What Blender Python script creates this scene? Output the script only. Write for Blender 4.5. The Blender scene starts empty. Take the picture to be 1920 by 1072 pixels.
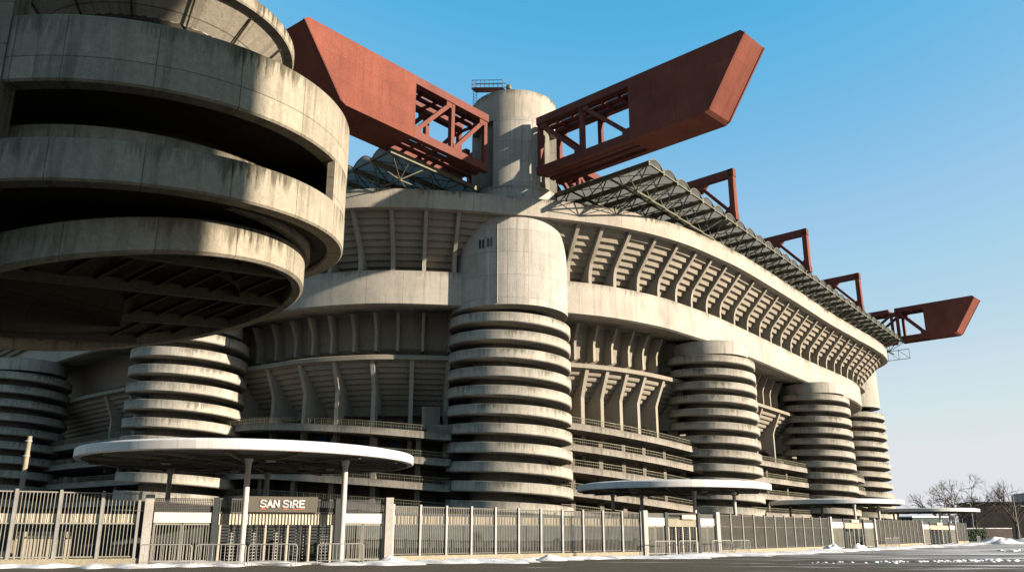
import bpy, bmesh, math, random
from mathutils import Vector, Matrix, noise
R = math.radians
random.seed(7)
scene = bpy.context.scene
COL = scene.collection

# ------------------------------------------------------------------ helpers
class MB:
    """collects faces of one mesh, with a UV in metres (u along, v up)"""
    def __init__(s):
        s.v = []; s.f = []; s.uv = []; s.sm = []
    def face(s, pts, uv=None, smooth=False):
        b = len(s.v)
        s.v += [tuple(p) for p in pts]
        s.f.append(tuple(range(b, b + len(pts))))
        if uv is None:
            n = (Vector(pts[1]) - Vector(pts[0])).cross(Vector(pts[2]) - Vector(pts[0]))
            h = Vector((n.x, n.y))
            if h.length > abs(n.z) * 0.4 and h.length > 1e-9:
                t = Vector((-h.y, h.x)).normalized()
                uv = [(p[0] * t.x + p[1] * t.y, p[2]) for p in pts]
            else:
                uv = [(p[0], p[1]) for p in pts]
        s.uv.append(uv); s.sm.append(smooth)
    def grid(s, rows, uvs=None, smooth=True):
        """rows of points, shared verts, smooth"""
        b = len(s.v); n = len(rows[0])
        for r in rows: s.v += [tuple(p) for p in r]
        for i in range(len(rows) - 1):
            for j in range(n - 1):
                a = b + i * n + j
                s.f.append((a, a + 1, a + n + 1, a + n))
                if uvs: s.uv.append([uvs[i][j], uvs[i][j + 1], uvs[i + 1][j + 1], uvs[i + 1][j]])
                else: s.uv.append([(rows[p][q][0], rows[p][q][1]) for p, q in ((i, j), (i, j + 1), (i + 1, j + 1), (i + 1, j))])
                s.sm.append(smooth)
    def sweep(s, frames, prof, closed=False, caps=True):
        """frames: (x, y, nx, ny, dz, u[, oscale]); prof: (o, z)"""
        m = len(prof)
        ztop = max(p[1] for p in prof)
        P = []
        for fr in frames:
            x, y, nx, ny, dz, u = fr[:6]
            k = fr[6] if len(fr) > 6 else 1
            P.append([(x + nx * o * k, y + ny * o * k, z + dz) for o, z in prof])
        for i in range(m if closed else m - 1):
            j = (i + 1) % m
            o0, z0 = prof[i]; o1, z1 = prof[j]
            if abs(z1 - z0) > abs(o1 - o0) * 0.5: v0, v1 = z0 - ztop, z1 - ztop
            else: v0, v1 = -3 - o0, -3 - o1
            rows = [[p[i], p[j]] for p in P]
            uvs = [[(fr[5], v0), (fr[5], v1)] for fr in frames]
            s.grid(rows, uvs)
        if closed and caps:
            s.face(P[0][::-1]); s.face(P[-1])
    def box(s, c, d, M=None):
        x, y, z = d[0] / 2, d[1] / 2, d[2] / 2
        q = [Vector(p) for p in ((-x,-y,-z),(x,-y,-z),(x,y,-z),(-x,y,-z),(-x,-y,z),(x,-y,z),(x,y,z),(-x,y,z))]
        if M is not None: q = [M @ p for p in q]
        c = Vector(c); q = [p + c for p in q]
        for f in ((0,3,2,1),(4,5,6,7),(0,1,5,4),(1,2,6,5),(2,3,7,6),(3,0,4,7)):
            s.face([q[k] for k in f])
    def bar(s, p, q, w, h=None, up=(0, 0, 1)):
        p = Vector(p); q = Vector(q); h = h or w
        d = q - p
        if d.length < 1e-6: return
        d.normalize(); up = Vector(up)
        if abs(d.dot(up)) > .98: up = Vector((1, 0, 0)) if abs(d.x) < .9 else Vector((0, 1, 0))
        a = d.cross(up).normalized(); b = a.cross(d).normalized()
        k = [p + a * x * w / 2 + b * y * h / 2 for x, y in ((-1,-1),(1,-1),(1,1),(-1,1))]
        l = [t + (q - p) for t in k]
        for i in range(4):
            j = (i + 1) % 4
            s.face([k[i], k[j], l[j], l[i]])
        s.face(k[::-1]); s.face(l)
    def tube(s, pts, rad, n=8, caps=True):
        pts = [Vector(p) for p in pts]
        if not isinstance(rad, (list, tuple)): rad = [rad] * len(pts)
        rows = []; ref = None
        for i, p in enumerate(pts):
            d = (pts[min(i + 1, len(pts) - 1)] - pts[max(i - 1, 0)]).normalized()
            if ref is None: ref = Vector((1, 0, 0)) if abs(d.x) < .8 else Vector((0, 1, 0))
            a = (ref - d * ref.dot(d)).normalized(); b = d.cross(a); ref = a
            rows.append([p + (a * math.cos(t) + b * math.sin(t)) * rad[i] for t in [2 * math.pi * k / n for k in range(n + 1)]])
        L = 0; uvs = []
        for i, p in enumerate(pts):
            if i: L += (p - pts[i - 1]).length
            uvs.append([(k * rad[i] * 6.28 / n, L) for k in range(n + 1)])
        s.grid(rows, uvs)
        if caps:
            s.face(rows[0][:-1][::-1]); s.face(rows[-1][:-1])
    def prism(s, poly, fn, t0, t1):
        """poly 2d outline mapped by fn(a,b,t)"""
        A = [Vector(fn(a, b, t0)) for a, b in poly]; B = [Vector(fn(a, b, t1)) for a, b in poly]
        n = len(poly)
        s.face(A[::-1]); s.face(B)
        for i in range(n):
            j = (i + 1) % n
            s.face([A[i], A[j], B[j], B[i]])
    def build(s, name, mat, parent=None, weld=False):
        me = bpy.data.meshes.new(name)
        me.from_pydata(s.v, [], s.f)
        ul = me.uv_layers.new(name='UVMap')
        flat = []
        for u in s.uv:
            for a in u: flat += [a[0], a[1]]
        ul.data.foreach_set('uv', flat)
        me.polygons.foreach_set('use_smooth', s.sm)
        me.materials.append(mat)
        me.update()
        o = bpy.data.objects.new(name, me); COL.objects.link(o)
        if parent is not None: o.parent = parent
        return o

def tag(o, label, cat, group=None, kind=None):
    if label: o['label'] = label
    if cat: o['category'] = cat
    if group: o['group'] = group
    if kind: o['kind'] = kind
    return o
def thing(name, label, cat, group=None, loc=(0, 0, 0)):
    o = bpy.data.objects.new(name, None); COL.objects.link(o); o.location = loc
    o.empty_display_size = .1
    return tag(o, label, cat, group)
def children(o): return [c for c in bpy.data.objects if c.parent == o]
def copy_tree(o, parent=None):
    c = o.copy(); COL.objects.link(c)
    if parent is not None: c.parent = parent
    for ch in children(o): copy_tree(ch, c)
    return c
def circle_frames(cx, cy, a0, a1, n, dz=lambda a: 0, r=1.0):
    """angle 0 = toward -Y (the camera), positive toward +X"""
    out = []
    for i in range(n + 1):
        a = a0 + (a1 - a0) * i / n
        out.append((cx, cy, math.sin(a), -math.cos(a), dz(a), a * r))
    return out

# ------------------------------------------------------------------ materials
def new_mat(name):
    m = bpy.data.materials.new(name); m.use_nodes = True
    nt = m.node_tree; b = nt.nodes['Principled BSDF']
    return m, nt, b
def N(nt, t, **kw):
    n = nt.nodes.new(t)
    for k, v in kw.items():
        if k in n.inputs: n.inputs[k].default_value = v
        else: setattr(n, k, v)
    return n
def L(nt, a, b): nt.links.new(a, b)
def mixc(nt, fac, a, b, bt='MIX'):
    n = nt.nodes.new('ShaderNodeMix'); n.data_type = 'RGBA'; n.blend_type = bt
    for sock, v in ((n.inputs[0], fac), (n.inputs[6], a), (n.inputs[7], b)):
        if hasattr(v, 'links'): L(nt, v, sock)
        elif isinstance(v, (int, float)): sock.default_value = v
        else: sock.default_value = (*v, 1)
    return n.outputs[2]
def ramp(nt, src, stops):
    n = nt.nodes.new('ShaderNodeValToRGB'); L(nt, src, n.inputs[0])
    e = n.color_ramp.elements
    while len(e) < len(stops): e.new(.5)
    for k, (p, c) in enumerate(stops):
        e[k].position = p; e[k].color = (c, c, c, 1) if isinstance(c, (int, float)) else (*c, 1)
    return n.outputs[0]
def math_n(nt, op, a, b=None, clamp=False):
    n = nt.nodes.new('ShaderNodeMath'); n.operation = op; n.use_clamp = clamp
    for sock, v in ((n.inputs[0], a), (n.inputs[1], b)):
        if v is None: continue
        if hasattr(v, 'links'): L(nt, v, sock)
        else: sock.default_value = v
    return n.outputs[0]

def concrete(name, base, weather=0.6, seam=None, streak=0.5, board=0.0, top=0.0, bump=.25):
    base = tuple(c * .55 for c in base)
    m, nt, b = new_mat(name)
    geo = N(nt, 'ShaderNodeNewGeometry'); tc = N(nt, 'ShaderNodeTexCoord')
    uv = tc.outputs['UV']
    n1 = N(nt, 'ShaderNodeTexNoise', Scale=.35, Detail=8.0, Roughness=.65); L(nt, geo.outputs['Position'], n1.inputs['Vector'])
    n2 = N(nt, 'ShaderNodeTexNoise', Scale=6.0, Detail=8.0, Roughness=.75); L(nt, geo.outputs['Position'], n2.inputs['Vector'])
    n3 = N(nt, 'ShaderNodeTexNoise', Scale=40.0, Detail=3.0); L(nt, geo.outputs['Position'], n3.inputs['Vector'])
    dark = [c * .62 for c in base]; lite = [min(.8, c * 1.18) for c in base]
    c = mixc(nt, ramp(nt, n1.outputs[0], [(.3, 0.), (.7, 1.)]), dark, lite)
    c = mixc(nt, weather, c, mixc(nt, ramp(nt, n2.outputs[0], [(.35, 0.), (.65, 1.)]), [x * .72 for x in base], [x * 1.12 for x in base]))
    c = mixc(nt, .35, c, n3.outputs[0], 'OVERLAY')
    # vertical streaks of rain and algae
    mp = N(nt, 'ShaderNodeMapping'); mp.inputs['Scale'].default_value = (1.7, .10, 1); L(nt, uv, mp.inputs[0])
    ns = N(nt, 'ShaderNodeTexNoise', Scale=1.0, Detail=7.0, Roughness=.72); L(nt, mp.outputs[0], ns.inputs['Vector'])
    sm = ramp(nt, ns.outputs[0], [(.50, 0.), (.68, 1.)])
    sm = math_n(nt, 'MULTIPLY', sm, streak)
    c = mixc(nt, sm, c, [base[0] * .38, base[1] * .38, base[2] * .36])
    if top > 0:
        # dark run-off that starts at the top edge (v = 0) and thins out downwards
        sp = N(nt, 'ShaderNodeSeparateXYZ'); L(nt, uv, sp.inputs[0])
        mp2 = N(nt, 'ShaderNodeMapping'); mp2.inputs['Scale'].default_value = (2.6, .25, 1); L(nt, uv, mp2.inputs[0])
        nn = N(nt, 'ShaderNodeTexNoise', Scale=1.0, Detail=9.0, Roughness=.75); L(nt, mp2.outputs[0], nn.inputs['Vector'])
        patch = N(nt, 'ShaderNodeTexNoise', Scale=.10, Detail=3.0); L(nt, mp2.outputs[0], patch.inputs['Vector'])
        reach = math_n(nt, 'MULTIPLY', math_n(nt, 'SUBTRACT', nn.outputs[0], .36), 4.2)
        edge = math_n(nt, 'ADD', sp.outputs[1], reach)
        f = math_n(nt, 'MULTIPLY', ramp(nt, edge, [(.0, 0.), (.45, 1.)]), top)
        f = math_n(nt, 'MULTIPLY', f, ramp(nt, patch.outputs[0], [(.42, .15), (.62, 1.)]))
        c = mixc(nt, f, c, [base[0] * .17, base[1] * .17, base[2] * .13])
    hgt = n2.outputs[0]
    if seam:
        br = N(nt, 'ShaderNodeTexBrick', offset=0.0, squash=1.0)
        br.inputs['Scale'].default_value = 1.0; br.inputs['Mortar Size'].default_value = .018
        br.inputs['Mortar Smooth'].default_value = .1
        br.inputs['Brick Width'].default_value = seam[0]; br.inputs['Row Height'].default_value = seam[1]
        br.inputs['Color1'].default_value = (1, 1, 1, 1); br.inputs['Color2'].default_value = (.84, .84, .85, 1)
        br.inputs['Mortar'].default_value = (.42, .41, .40, 1)
        mp3 = N(nt, 'ShaderNodeMapping'); mp3.inputs['Location'].default_value = (seam[2] if len(seam) > 2 else .3, seam[3] if len(seam) > 3 else 0, 0)
        L(nt, uv, mp3.inputs[0]); L(nt, mp3.outputs[0], br.inputs['Vector'])
        c = mixc(nt, 1., c, br.outputs['Color'], 'MULTIPLY')
    if board > 0:
        w = N(nt, 'ShaderNodeTexWave', wave_type='BANDS', bands_direction='X'); w.inputs['Scale'].default_value = 1.2; w.inputs['Distortion'].default_value = .6
        L(nt, uv, w.inputs['Vector'])
        c = mixc(nt, math_n(nt, 'MULTIPLY', w.outputs[1], board), c, [x * .7 for x in base])
    L(nt, c, b.inputs['Base Color']); b.inputs['Roughness'].default_value = .9
    b.inputs['Specular IOR Level'].default_value = .12
    bp = N(nt, 'ShaderNodeBump', Strength=bump, Distance=.05); L(nt, hgt, bp.inputs['Height']); L(nt, bp.outputs[0], b.inputs['Normal'])
    return m

def paint(name, base, rough=.55, var=.25, metal=0.0, dirt=.3, scale=1.2, seam=None):
    m, nt, b = new_mat(name)
    geo = N(nt, 'ShaderNodeNewGeometry'); tc = N(nt, 'ShaderNodeTexCoord')
    n1 = N(nt, 'ShaderNodeTexNoise', Scale=scale * .5, Detail=3.0, Roughness=.6); L(nt, geo.outputs['Position'], n1.inputs['Vector'])
    n2 = N(nt, 'ShaderNodeTexNoise', Scale=scale * 9, Detail=4.0); L(nt, geo.outputs['Position'], n2.inputs['Vector'])
    c = mixc(nt, ramp(nt, n1.outputs[0], [(.3, 0.), (.7, 1.)]), [x * (1 - var) for x in base], [min(.9, x * (1 + var)) for x in base])
    mp = N(nt, 'ShaderNodeMapping'); mp.inputs['Scale'].default_value = (2.2, .15, 1); L(nt, tc.outputs['UV'], mp.inputs[0])
    ns = N(nt, 'ShaderNodeTexNoise', Scale=1.0, Detail=6.0, Roughness=.7); L(nt, mp.outputs[0], ns.inputs['Vector'])
    c = mixc(nt, math_n(nt, 'MULTIPLY', ramp(nt, ns.outputs[0], [(.5, 0.), (.75, 1.)]), dirt), c, [x * .45 for x in base])
    if seam:
        br = N(nt, 'ShaderNodeTexBrick', offset=0.0)
        br.inputs['Scale'].default_value = 1.0; br.inputs['Mortar Size'].default_value = .02
        br.inputs['Brick Width'].default_value = seam[0]; br.inputs['Row Height'].default_value = seam[1]
        br.inputs['Color1'].default_value = (1, 1, 1, 1); br.inputs['Color2'].default_value = (.87, .87, .87, 1); br.inputs['Mortar'].default_value = (.66, .66, .66, 1)
        L(nt, tc.outputs['UV'], br.inputs['Vector'])
        c = mixc(nt, 1., c, br.outputs['Color'], 'MULTIPLY')
    L(nt, c, b.inputs['Base Color'])
    L(nt, ramp(nt, n2.outputs[0], [(.3, rough * .8), (.7, min(1, rough * 1.2))]), b.inputs['Roughness'])
    b.inputs['Metallic'].default_value = metal; b.inputs['Specular IOR Level'].default_value = .12
    bp = N(nt, 'ShaderNodeBump', Strength=.10, Distance=.05); L(nt, n1.outputs[0], bp.inputs['Height']); L(nt, bp.outputs[0], b.inputs['Normal'])
    return m

BEIGE = (.43, .385, .315)
M = {}
M['band'] = concrete('concrete_band', (.56, .51, .425), .5, (4.0, 40, .4), .45, 0, .6)
M['rim'] = concrete('concrete_rim', (.54, .485, .395), .5, (4.1, 40, 1.1), .35, 0, 1.0)
M['drum'] = concrete('concrete_drum', (.57, .53, .455), .6, (2.62, 2.55, .5, .4), .55, 0, .6)
M['ramp'] = concrete('concrete_ramp', (.56, .515, .43), .6, (3.65, 40, 1.0), .6, 0, .8)
M['rib'] = concrete('concrete_rib', (.43, .385, .31), .5, None, .35)
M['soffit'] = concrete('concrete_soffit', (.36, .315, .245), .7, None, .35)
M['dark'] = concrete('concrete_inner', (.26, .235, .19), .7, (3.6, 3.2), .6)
M['deck'] = concrete('concrete_deck', (.40, .36, .30), .6, (3.7, 40), .7, 0, .6)
M['near'] = concrete('concrete_board_marked', (.47, .415, .315), .75, (2.3, 1.27, 1.6), .9, .2, 1.0, .4)
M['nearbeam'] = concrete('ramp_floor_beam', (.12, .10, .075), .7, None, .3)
M['nearshade'] = concrete('concrete_ramp_shaded', (.075, .06, .043), .8, (1.6, 1.9), .6, .3, 0, .4)  # near-black ramp concrete: shade under and inside the ramp put into the colour
M['plinth'] = concrete('concrete_plinth', (.42, .37, .26), .8, None, .4)
M['pillar'] = concrete('concrete_pillar', (.50, .47, .42), .5, None, .2)
M['red'] = paint('red_oxide_paint', (.135, .041, .026), .8, .16, 0, .5, .6, (3.1, 2.35))
M['redmember'] = paint('red_oxide_member', (.10, .029, .019), .6, .18, 0, .3, .8)
M['steel'] = paint('weathered_steel', (.10, .094, .066), .6, .3, .3, .3, 2.)
M['galv'] = paint('galvanized_steel', (.20, .193, .178), .5, .15, .1, .25, 3.)
M['bars'] = paint('fence_bar_steel', (.20, .19, .155), .6, .15, .1, .25, 3.)
M['darkbars'] = paint('fence_mesh_steel', (.075, .073, .066), .65, .15, .2, .2, 3.)
M['midbars'] = paint('fence_bar_grey', (.095, .09, .076), .65, .15, .1, .2, 3.)
M['darksteel'] = paint('dark_steel', (.035, .04, .04), .6, .2, .2, .2, 2.)
M['slat'] = paint('ribbed_cladding', (.33, .29, .22), .6, .12, 0, .35, 2.)
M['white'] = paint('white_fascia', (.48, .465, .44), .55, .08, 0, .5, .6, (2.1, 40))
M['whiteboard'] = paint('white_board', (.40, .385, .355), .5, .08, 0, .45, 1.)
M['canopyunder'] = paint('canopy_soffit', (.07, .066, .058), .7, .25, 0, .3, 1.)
M['post'] = paint('painted_post', (.36, .335, .30), .5, .1, 0, .25, 1.5)
M['sign'] = paint('sign_board', (.085, .077, .06), .5, .1, 0, .1, 1.)
M['letter'] = paint('sign_lettering', (.5, .485, .46), .5, .03, 0, .05, 3.)
M['orange'] = paint('sign_underline', (.45, .12, .05), .5, .1, 0, .1, 3.)
M['wood'] = paint('weathered_pole', (.2, .17, .12), .8, .25, 0, .5, 3.)
M['bark'] = paint('bark', (.065, .052, .038), .9, .3, 0, .3, 4.)
M['twig'] = paint('twigs', (.075, .06, .042), .9, .3, 0, .2, 4.)
M['hedge'] = paint('evergreen_leaves', (.045, .065, .04), .8, .4, 0, .2, 3.)
M['brick'] = paint('dark_brick', (.06, .048, .043), .9, .2, 0, .4, .7, (.6, .25))
M['render'] = paint('pale_render', (.36, .34, .31), .9, .1, 0, .4, .5)
M['bluedoor'] = paint('blue_door', (.05, .13, .25), .5, .1, 0, .2, 1.)
M['green'] = paint('teal_container', (.03, .05, .052), .6, .2, 0, .4, 1., (.25, 5))

def glassy(name, col, tr):
    m, nt, b = new_mat(name)
    geo = N(nt, 'ShaderNodeNewGeometry')
    n1 = N(nt, 'ShaderNodeTexNoise', Scale=.5, Detail=6.0); L(nt, geo.outputs['Position'], n1.inputs['Vector'])
    c = mixc(nt, ramp(nt, n1.outputs[0], [(.3, 0.), (.7, 1.)]), [x * .75 for x in col], col)
    L(nt, c, b.inputs['Base Color']); b.inputs['Roughness'].default_value = .35
    t = N(nt, 'ShaderNodeBsdfTranslucent'); L(nt, c, t.inputs['Color'])
    mx = N(nt, 'ShaderNodeMixShader'); mx.inputs[0].default_value = tr
    L(nt, b.outputs[0], mx.inputs[1]); L(nt, t.outputs[0], mx.inputs[2])
    L(nt, mx.outputs[0], nt.nodes['Material Output'].inputs[0])
    return m
M['vault'] = glassy('polycarbonate_vault', (.23, .232, .212), .5)
def windowmat():
    m, nt, b = new_mat('window_glass')
    b.inputs['Base Color'].default_value = (.03, .04, .045, 1); b.inputs['Roughness'].default_value = .08
    return m
M['glass'] = windowmat()

def snowmat():
    m, nt, b = new_mat('snow')
    geo = N(nt, 'ShaderNodeNewGeometry')
    n1 = N(nt, 'ShaderNodeTexNoise', Scale=3.0, Detail=8.0, Roughness=.7); L(nt, geo.outputs['Position'], n1.inputs['Vector'])
    n2 = N(nt, 'ShaderNodeTexNoise', Scale=.8, Detail=5.0); L(nt, geo.outputs['Position'], n2.inputs['Vector'])
    c = mixc(nt, ramp(nt, n2.outputs[0], [(.35, 0.), (.6, 1.)]), (.34, .33, .32), (.56, .56, .57))
    c = mixc(nt, ramp(nt, n1.outputs[0], [(.62, 0.), (.72, 1.)]), c, (.27, .25, .22))
    L(nt, c, b.inputs['Base Color']); b.inputs['Roughness'].default_value = .8
    b.inputs['Subsurface Weight'].default_value = 0
    bp = N(nt, 'ShaderNodeBump', Strength=.6, Distance=.06); L(nt, n1.outputs[0], bp.inputs['Height']); L(nt, bp.outputs[0], b.inputs['Normal'])
    return m
M['snow'] = snowmat()
def roadmat():
    m, nt, b = new_mat('asphalt_road')
    geo = N(nt, 'ShaderNodeNewGeometry')
    n1 = N(nt, 'ShaderNodeTexNoise', Scale=.25, Detail=8.0, Roughness=.65); L(nt, geo.outputs['Position'], n1.inputs['Vector'])
    n2 = N(nt, 'ShaderNodeTexNoise', Scale=25.0, Detail=4.0); L(nt, geo.outputs['Position'], n2.inputs['Vector'])
    c = mixc(nt, n1.outputs[0], (.034, .028, .020), (.078, .064, .044))
    c = mixc(nt, .5, c, n2.outputs[0], 'OVERLAY')
    vo = N(nt, 'ShaderNodeTexVoronoi', feature='DISTANCE_TO_EDGE'); vo.inputs['Scale'].default_value = .22
    nd = N(nt, 'ShaderNodeTexNoise', Scale=.6, Detail=4.0); L(nt, geo.outputs['Position'], nd.inputs['Vector'])
    va = nt.nodes.new('ShaderNodeVectorMath'); va.operation = 'ADD'; L(nt, geo.outputs['Position'], va.inputs[0]); L(nt, nd.outputs['Color'], va.inputs[1]); L(nt, va.outputs[0], vo.inputs['Vector'])
    c = mixc(nt, ramp(nt, vo.outputs['Distance'], [(.0, .75), (.012, 0.)]), c, (.012, .011, .009))
    slush = N(nt, 'ShaderNodeTexNoise', Scale=1.3, Detail=8.0, Roughness=.75); L(nt, geo.outputs['Position'], slush.inputs['Vector'])
    c = mixc(nt, ramp(nt, slush.outputs[0], [(.60, 0.), (.72, .55)]), c, (.17, .155, .13))
    # ridges of old snow pressed along the driving direction
    rot = N(nt, 'ShaderNodeMapping'); rot.inputs['Rotation'].default_value = (0, 0, R(-36)); rot.inputs['Scale'].default_value = (.045, .30, 1)
    L(nt, geo.outputs['Position'], rot.inputs[0])
    n3 = N(nt, 'ShaderNodeTexNoise', Scale=1.6, Detail=9.0, Roughness=.68); L(nt, rot.outputs[0], n3.inputs['Vector'])
    sx = N(nt, 'ShaderNodeSeparateXYZ'); L(nt, geo.outputs['Position'], sx.inputs[0])
    side = math_n(nt, 'MULTIPLY', math_n(nt, 'SUBTRACT', sx.outputs[0], 10.0), .0065)
    side = math_n(nt, 'MINIMUM', side, .15); side = math_n(nt, 'MAXIMUM', side, -.03)
    f = ramp(nt, math_n(nt, 'ADD', n3.outputs[0], side), [(.59, 0.), (.70, 1.)])
    c = mixc(nt, f, c, (.4, .4, .41))
    L(nt, c, b.inputs['Base Color'])
    wet = ramp(nt, n1.outputs[0], [(.4, .7), (.6, .95)])
    b.inputs['Specular IOR Level'].default_value = .15
    L(nt, wet, b.inputs['Roughness'])
    bp = N(nt, 'ShaderNodeBump', Strength=.5, Distance=.04); L(nt, math_n(nt, 'ADD', n2.outputs[0], f), bp.inputs['Height']); L(nt, bp.outputs[0], b.inputs['Normal'])
    return m
M['road'] = roadmat()
def groundmat():
    m, nt, b = new_mat('paved_ground')
    geo = N(nt, 'ShaderNodeNewGeometry')
    n1 = N(nt, 'ShaderNodeTexNoise', Scale=.08, Detail=8.0, Roughness=.65); L(nt, geo.outputs['Position'], n1.inputs['Vector'])
    c = mixc(nt, ramp(nt, n1.outputs[0], [(.35, 0.), (.65, 1.)]), (.04, .037, .033), (.08, .075, .066))
    n3 = N(nt, 'ShaderNodeTexNoise', Scale=.5, Detail=9.0, Roughness=.68); L(nt, geo.outputs['Position'], n3.inputs['Vector'])
    c = mixc(nt, ramp(nt, n3.outputs[0], [(.64, 0.), (.70, 1.)]), c, (.45, .45, .46))
    L(nt, c, b.inputs['Base Color']); b.inputs['Roughness'].default_value = .85
    return m
M['ground'] = groundmat()

# ------------------------------------------------------------------ world, sun, camera
SUN_EL, SUN_AZ = R(17.0), R(-21.5)          # azimuth measured from +X toward +Y
sd = Vector((math.cos(SUN_AZ) * math.cos(SUN_EL), math.sin(SUN_AZ) * math.cos(SUN_EL), math.sin(SUN_EL)))
w = bpy.data.worlds.new('World'); scene.world = w; w.use_nodes = True
nt = w.node_tree; bg = nt.nodes['Background']
sky = nt.nodes.new('ShaderNodeTexSky'); sky.sky_type = 'NISHITA'; sky.sun_disc = False
sky.sun_elevation = SUN_EL; sky.sun_rotation = math.pi / 2 - SUN_AZ
sky.air_density = 1.0; sky.dust_density = 0; sky.ozone_density = 1.0
sp_ = nt.nodes.new('ShaderNodeSeparateColor'); cb_ = nt.nodes.new('ShaderNodeCombineColor')
nt.links.new(sky.outputs[0], sp_.inputs[0])
for k_, st in enumerate((((.0, .0), (.21, .10), (.33, .36), (.60, .67), (1., .84)), ((.0, .0), (.36, .50), (.6, .70), (1., .86)), ((.0, .0), (.58, .85), (.8, .91), (1., .90)))):   # film response of the clear winter sky
    d_ = nt.nodes.new('ShaderNodeMath'); d_.operation = 'DIVIDE'; nt.links.new(sp_.outputs[k_], d_.inputs[0]); d_.inputs[1].default_value = 4.2
    r_ = nt.nodes.new('ShaderNodeValToRGB'); r_.color_ramp.interpolation = 'CARDINAL' if k_ == 9 else 'EASE' if k_ == 9 else 'LINEAR'
    e_ = r_.color_ramp.elements
    while len(e_) < len(st): e_.new(.5)
    for q_, (p_, v_) in enumerate(st): e_[q_].position = p_; e_[q_].color = (v_, v_, v_, 1)
    nt.links.new(d_.outputs[0], r_.inputs[0])
    m_ = nt.nodes.new('ShaderNodeMath'); m_.operation = 'MULTIPLY'; nt.links.new(r_.outputs[0], m_.inputs[0]); m_.inputs[1].default_value = 3.0
    nt.links.new(m_.outputs[0], cb_.inputs[k_])
nt.links.new(cb_.outputs[0], bg.inputs[0]); bg.inputs[1].default_value = .093
sl = bpy.data.lights.new('sun', 'SUN'); sl.energy = 5.0; sl.angle = R(.55); sl.color = (1.0, .87, .72)
so = bpy.data.objects.new('sun', sl); COL.objects.link(so)
so.rotation_euler = (-sd).to_track_quat('-Z', 'Y').to_euler(); so.location = (60, -20, 80)

cam = bpy.data.cameras.new('camera'); co = bpy.data.objects.new('camera', cam); COL.objects.link(co)
EYE = 1.6
PITCH = math.atan(462 / 1605)
co.location = (0, 0, EYE); co.rotation_euler = (math.pi / 2 + PITCH, 0, 0)
cam.sensor_width = 36; cam.lens = 36 * 1605 / 1920; cam.clip_end = 6000; cam.clip_start = .1
scene.camera = co
vs = scene.view_settings; vs.view_transform = 'Standard'; vs.look = 'None'; vs.exposure = 1.70; vs.gamma = 1
scene.render.engine = 'CYCLES'
scene.cycles.max_bounces = 6; scene.cycles.diffuse_bounces = 1
scene.cycles.use_denoising = True

# ------------------------------------------------------------------ plan curve of the stadium (outer face of the ring beam)
CTRL = [(-118, 176), (-100, 157), (-84, 140.5), (-72, 128), (-60, 116.6), (-45, 105), (-30, 95), (-24, 91.4), (-18, 89.5), (-13.3, 89.0), (-7, 89.7), (0, 91.3),
        (6.4, 93.2), (12, 95.7), (17.8, 99.9), (22.9, 105.2), (27.9, 111), (39, 125.9), (49.8, 140.8), (57.6, 150.9), (64.5, 160.4),
        (69.3, 169.5), (71.0, 177.5), (69.5, 186), (63, 194), (52, 204), (38, 216)]
def catmull(P, n=14):
    out = []
    for i in range(len(P) - 1):
        p0 = Vector(P[max(i - 1, 0)]); p1 = Vector(P[i]); p2 = Vector(P[i + 1]); p3 = Vector(P[min(i + 2, len(P) - 1)])
        for k in range(n):
            t = k / n
            out.append(.5 * (2 * p1 + (p2 - p0) * t + (2 * p0 - 5 * p1 + 4 * p2 - p3) * t * t + (3 * p1 - 3 * p2 + p3 - p0) * t ** 3))
    out.append(Vector(P[-1]))
    return out
raw = catmull(CTRL)
cum = [0]
for i in range(1, len(raw)): cum.append(cum[-1] + (raw[i] - raw[i - 1]).length)
def at_s(s):
    s = max(0, min(cum[-1] - 1e-6, s))
    lo, hi = 0, len(cum) - 1
    while hi - lo > 1:
        mid = (lo + hi) // 2
        if cum[mid] <= s: lo = mid
        else: hi = mid
    t = (s - cum[lo]) / (cum[hi] - cum[lo])
    p = raw[lo].lerp(raw[hi], t)
    a = raw[min(lo + 3, len(raw) - 1)] - raw[max(lo - 2, 0)]
    a.normalize()
    return p, Vector((a.y, -a.x))
def s_of_x(x):
    best = min(range(len(raw)), key=lambda i: abs(raw[i].x - x) + (1000 if raw[i].y > 182 and raw[i].x > 0 else 0))
    i = best
    if i + 1 < len(raw) and raw[i].x < x: j = i + 1
    else: j = i; i = max(0, i - 1)
    d = raw[j].x - raw[i].x
    t = 0 if abs(d) < 1e-6 else (x - raw[i].x) / d
    return cum[i] + (cum[j] - cum[i]) * max(0, min(1, t))
def frames(s0, s1, step=.8, dz=lambda p: 0):
    n = max(2, int(abs(s1 - s0) / step)); out = []
    for i in range(n + 1):
        s = s0 + (s1 - s0) * i / n
        p, nn = at_s(s)
        out.append((p.x, p.y, nn.x, nn.y, dz(p), s))
    return out
S0, S1 = 0, cum[-1]
SX = lambda x: s_of_x(x)
def rimo(s):
    a = SX(58); b = SX(70.5)
    t = max(0, min(1, (s - a) / (b - a)))
    return 4.0 + 2.2 * t * t

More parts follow.
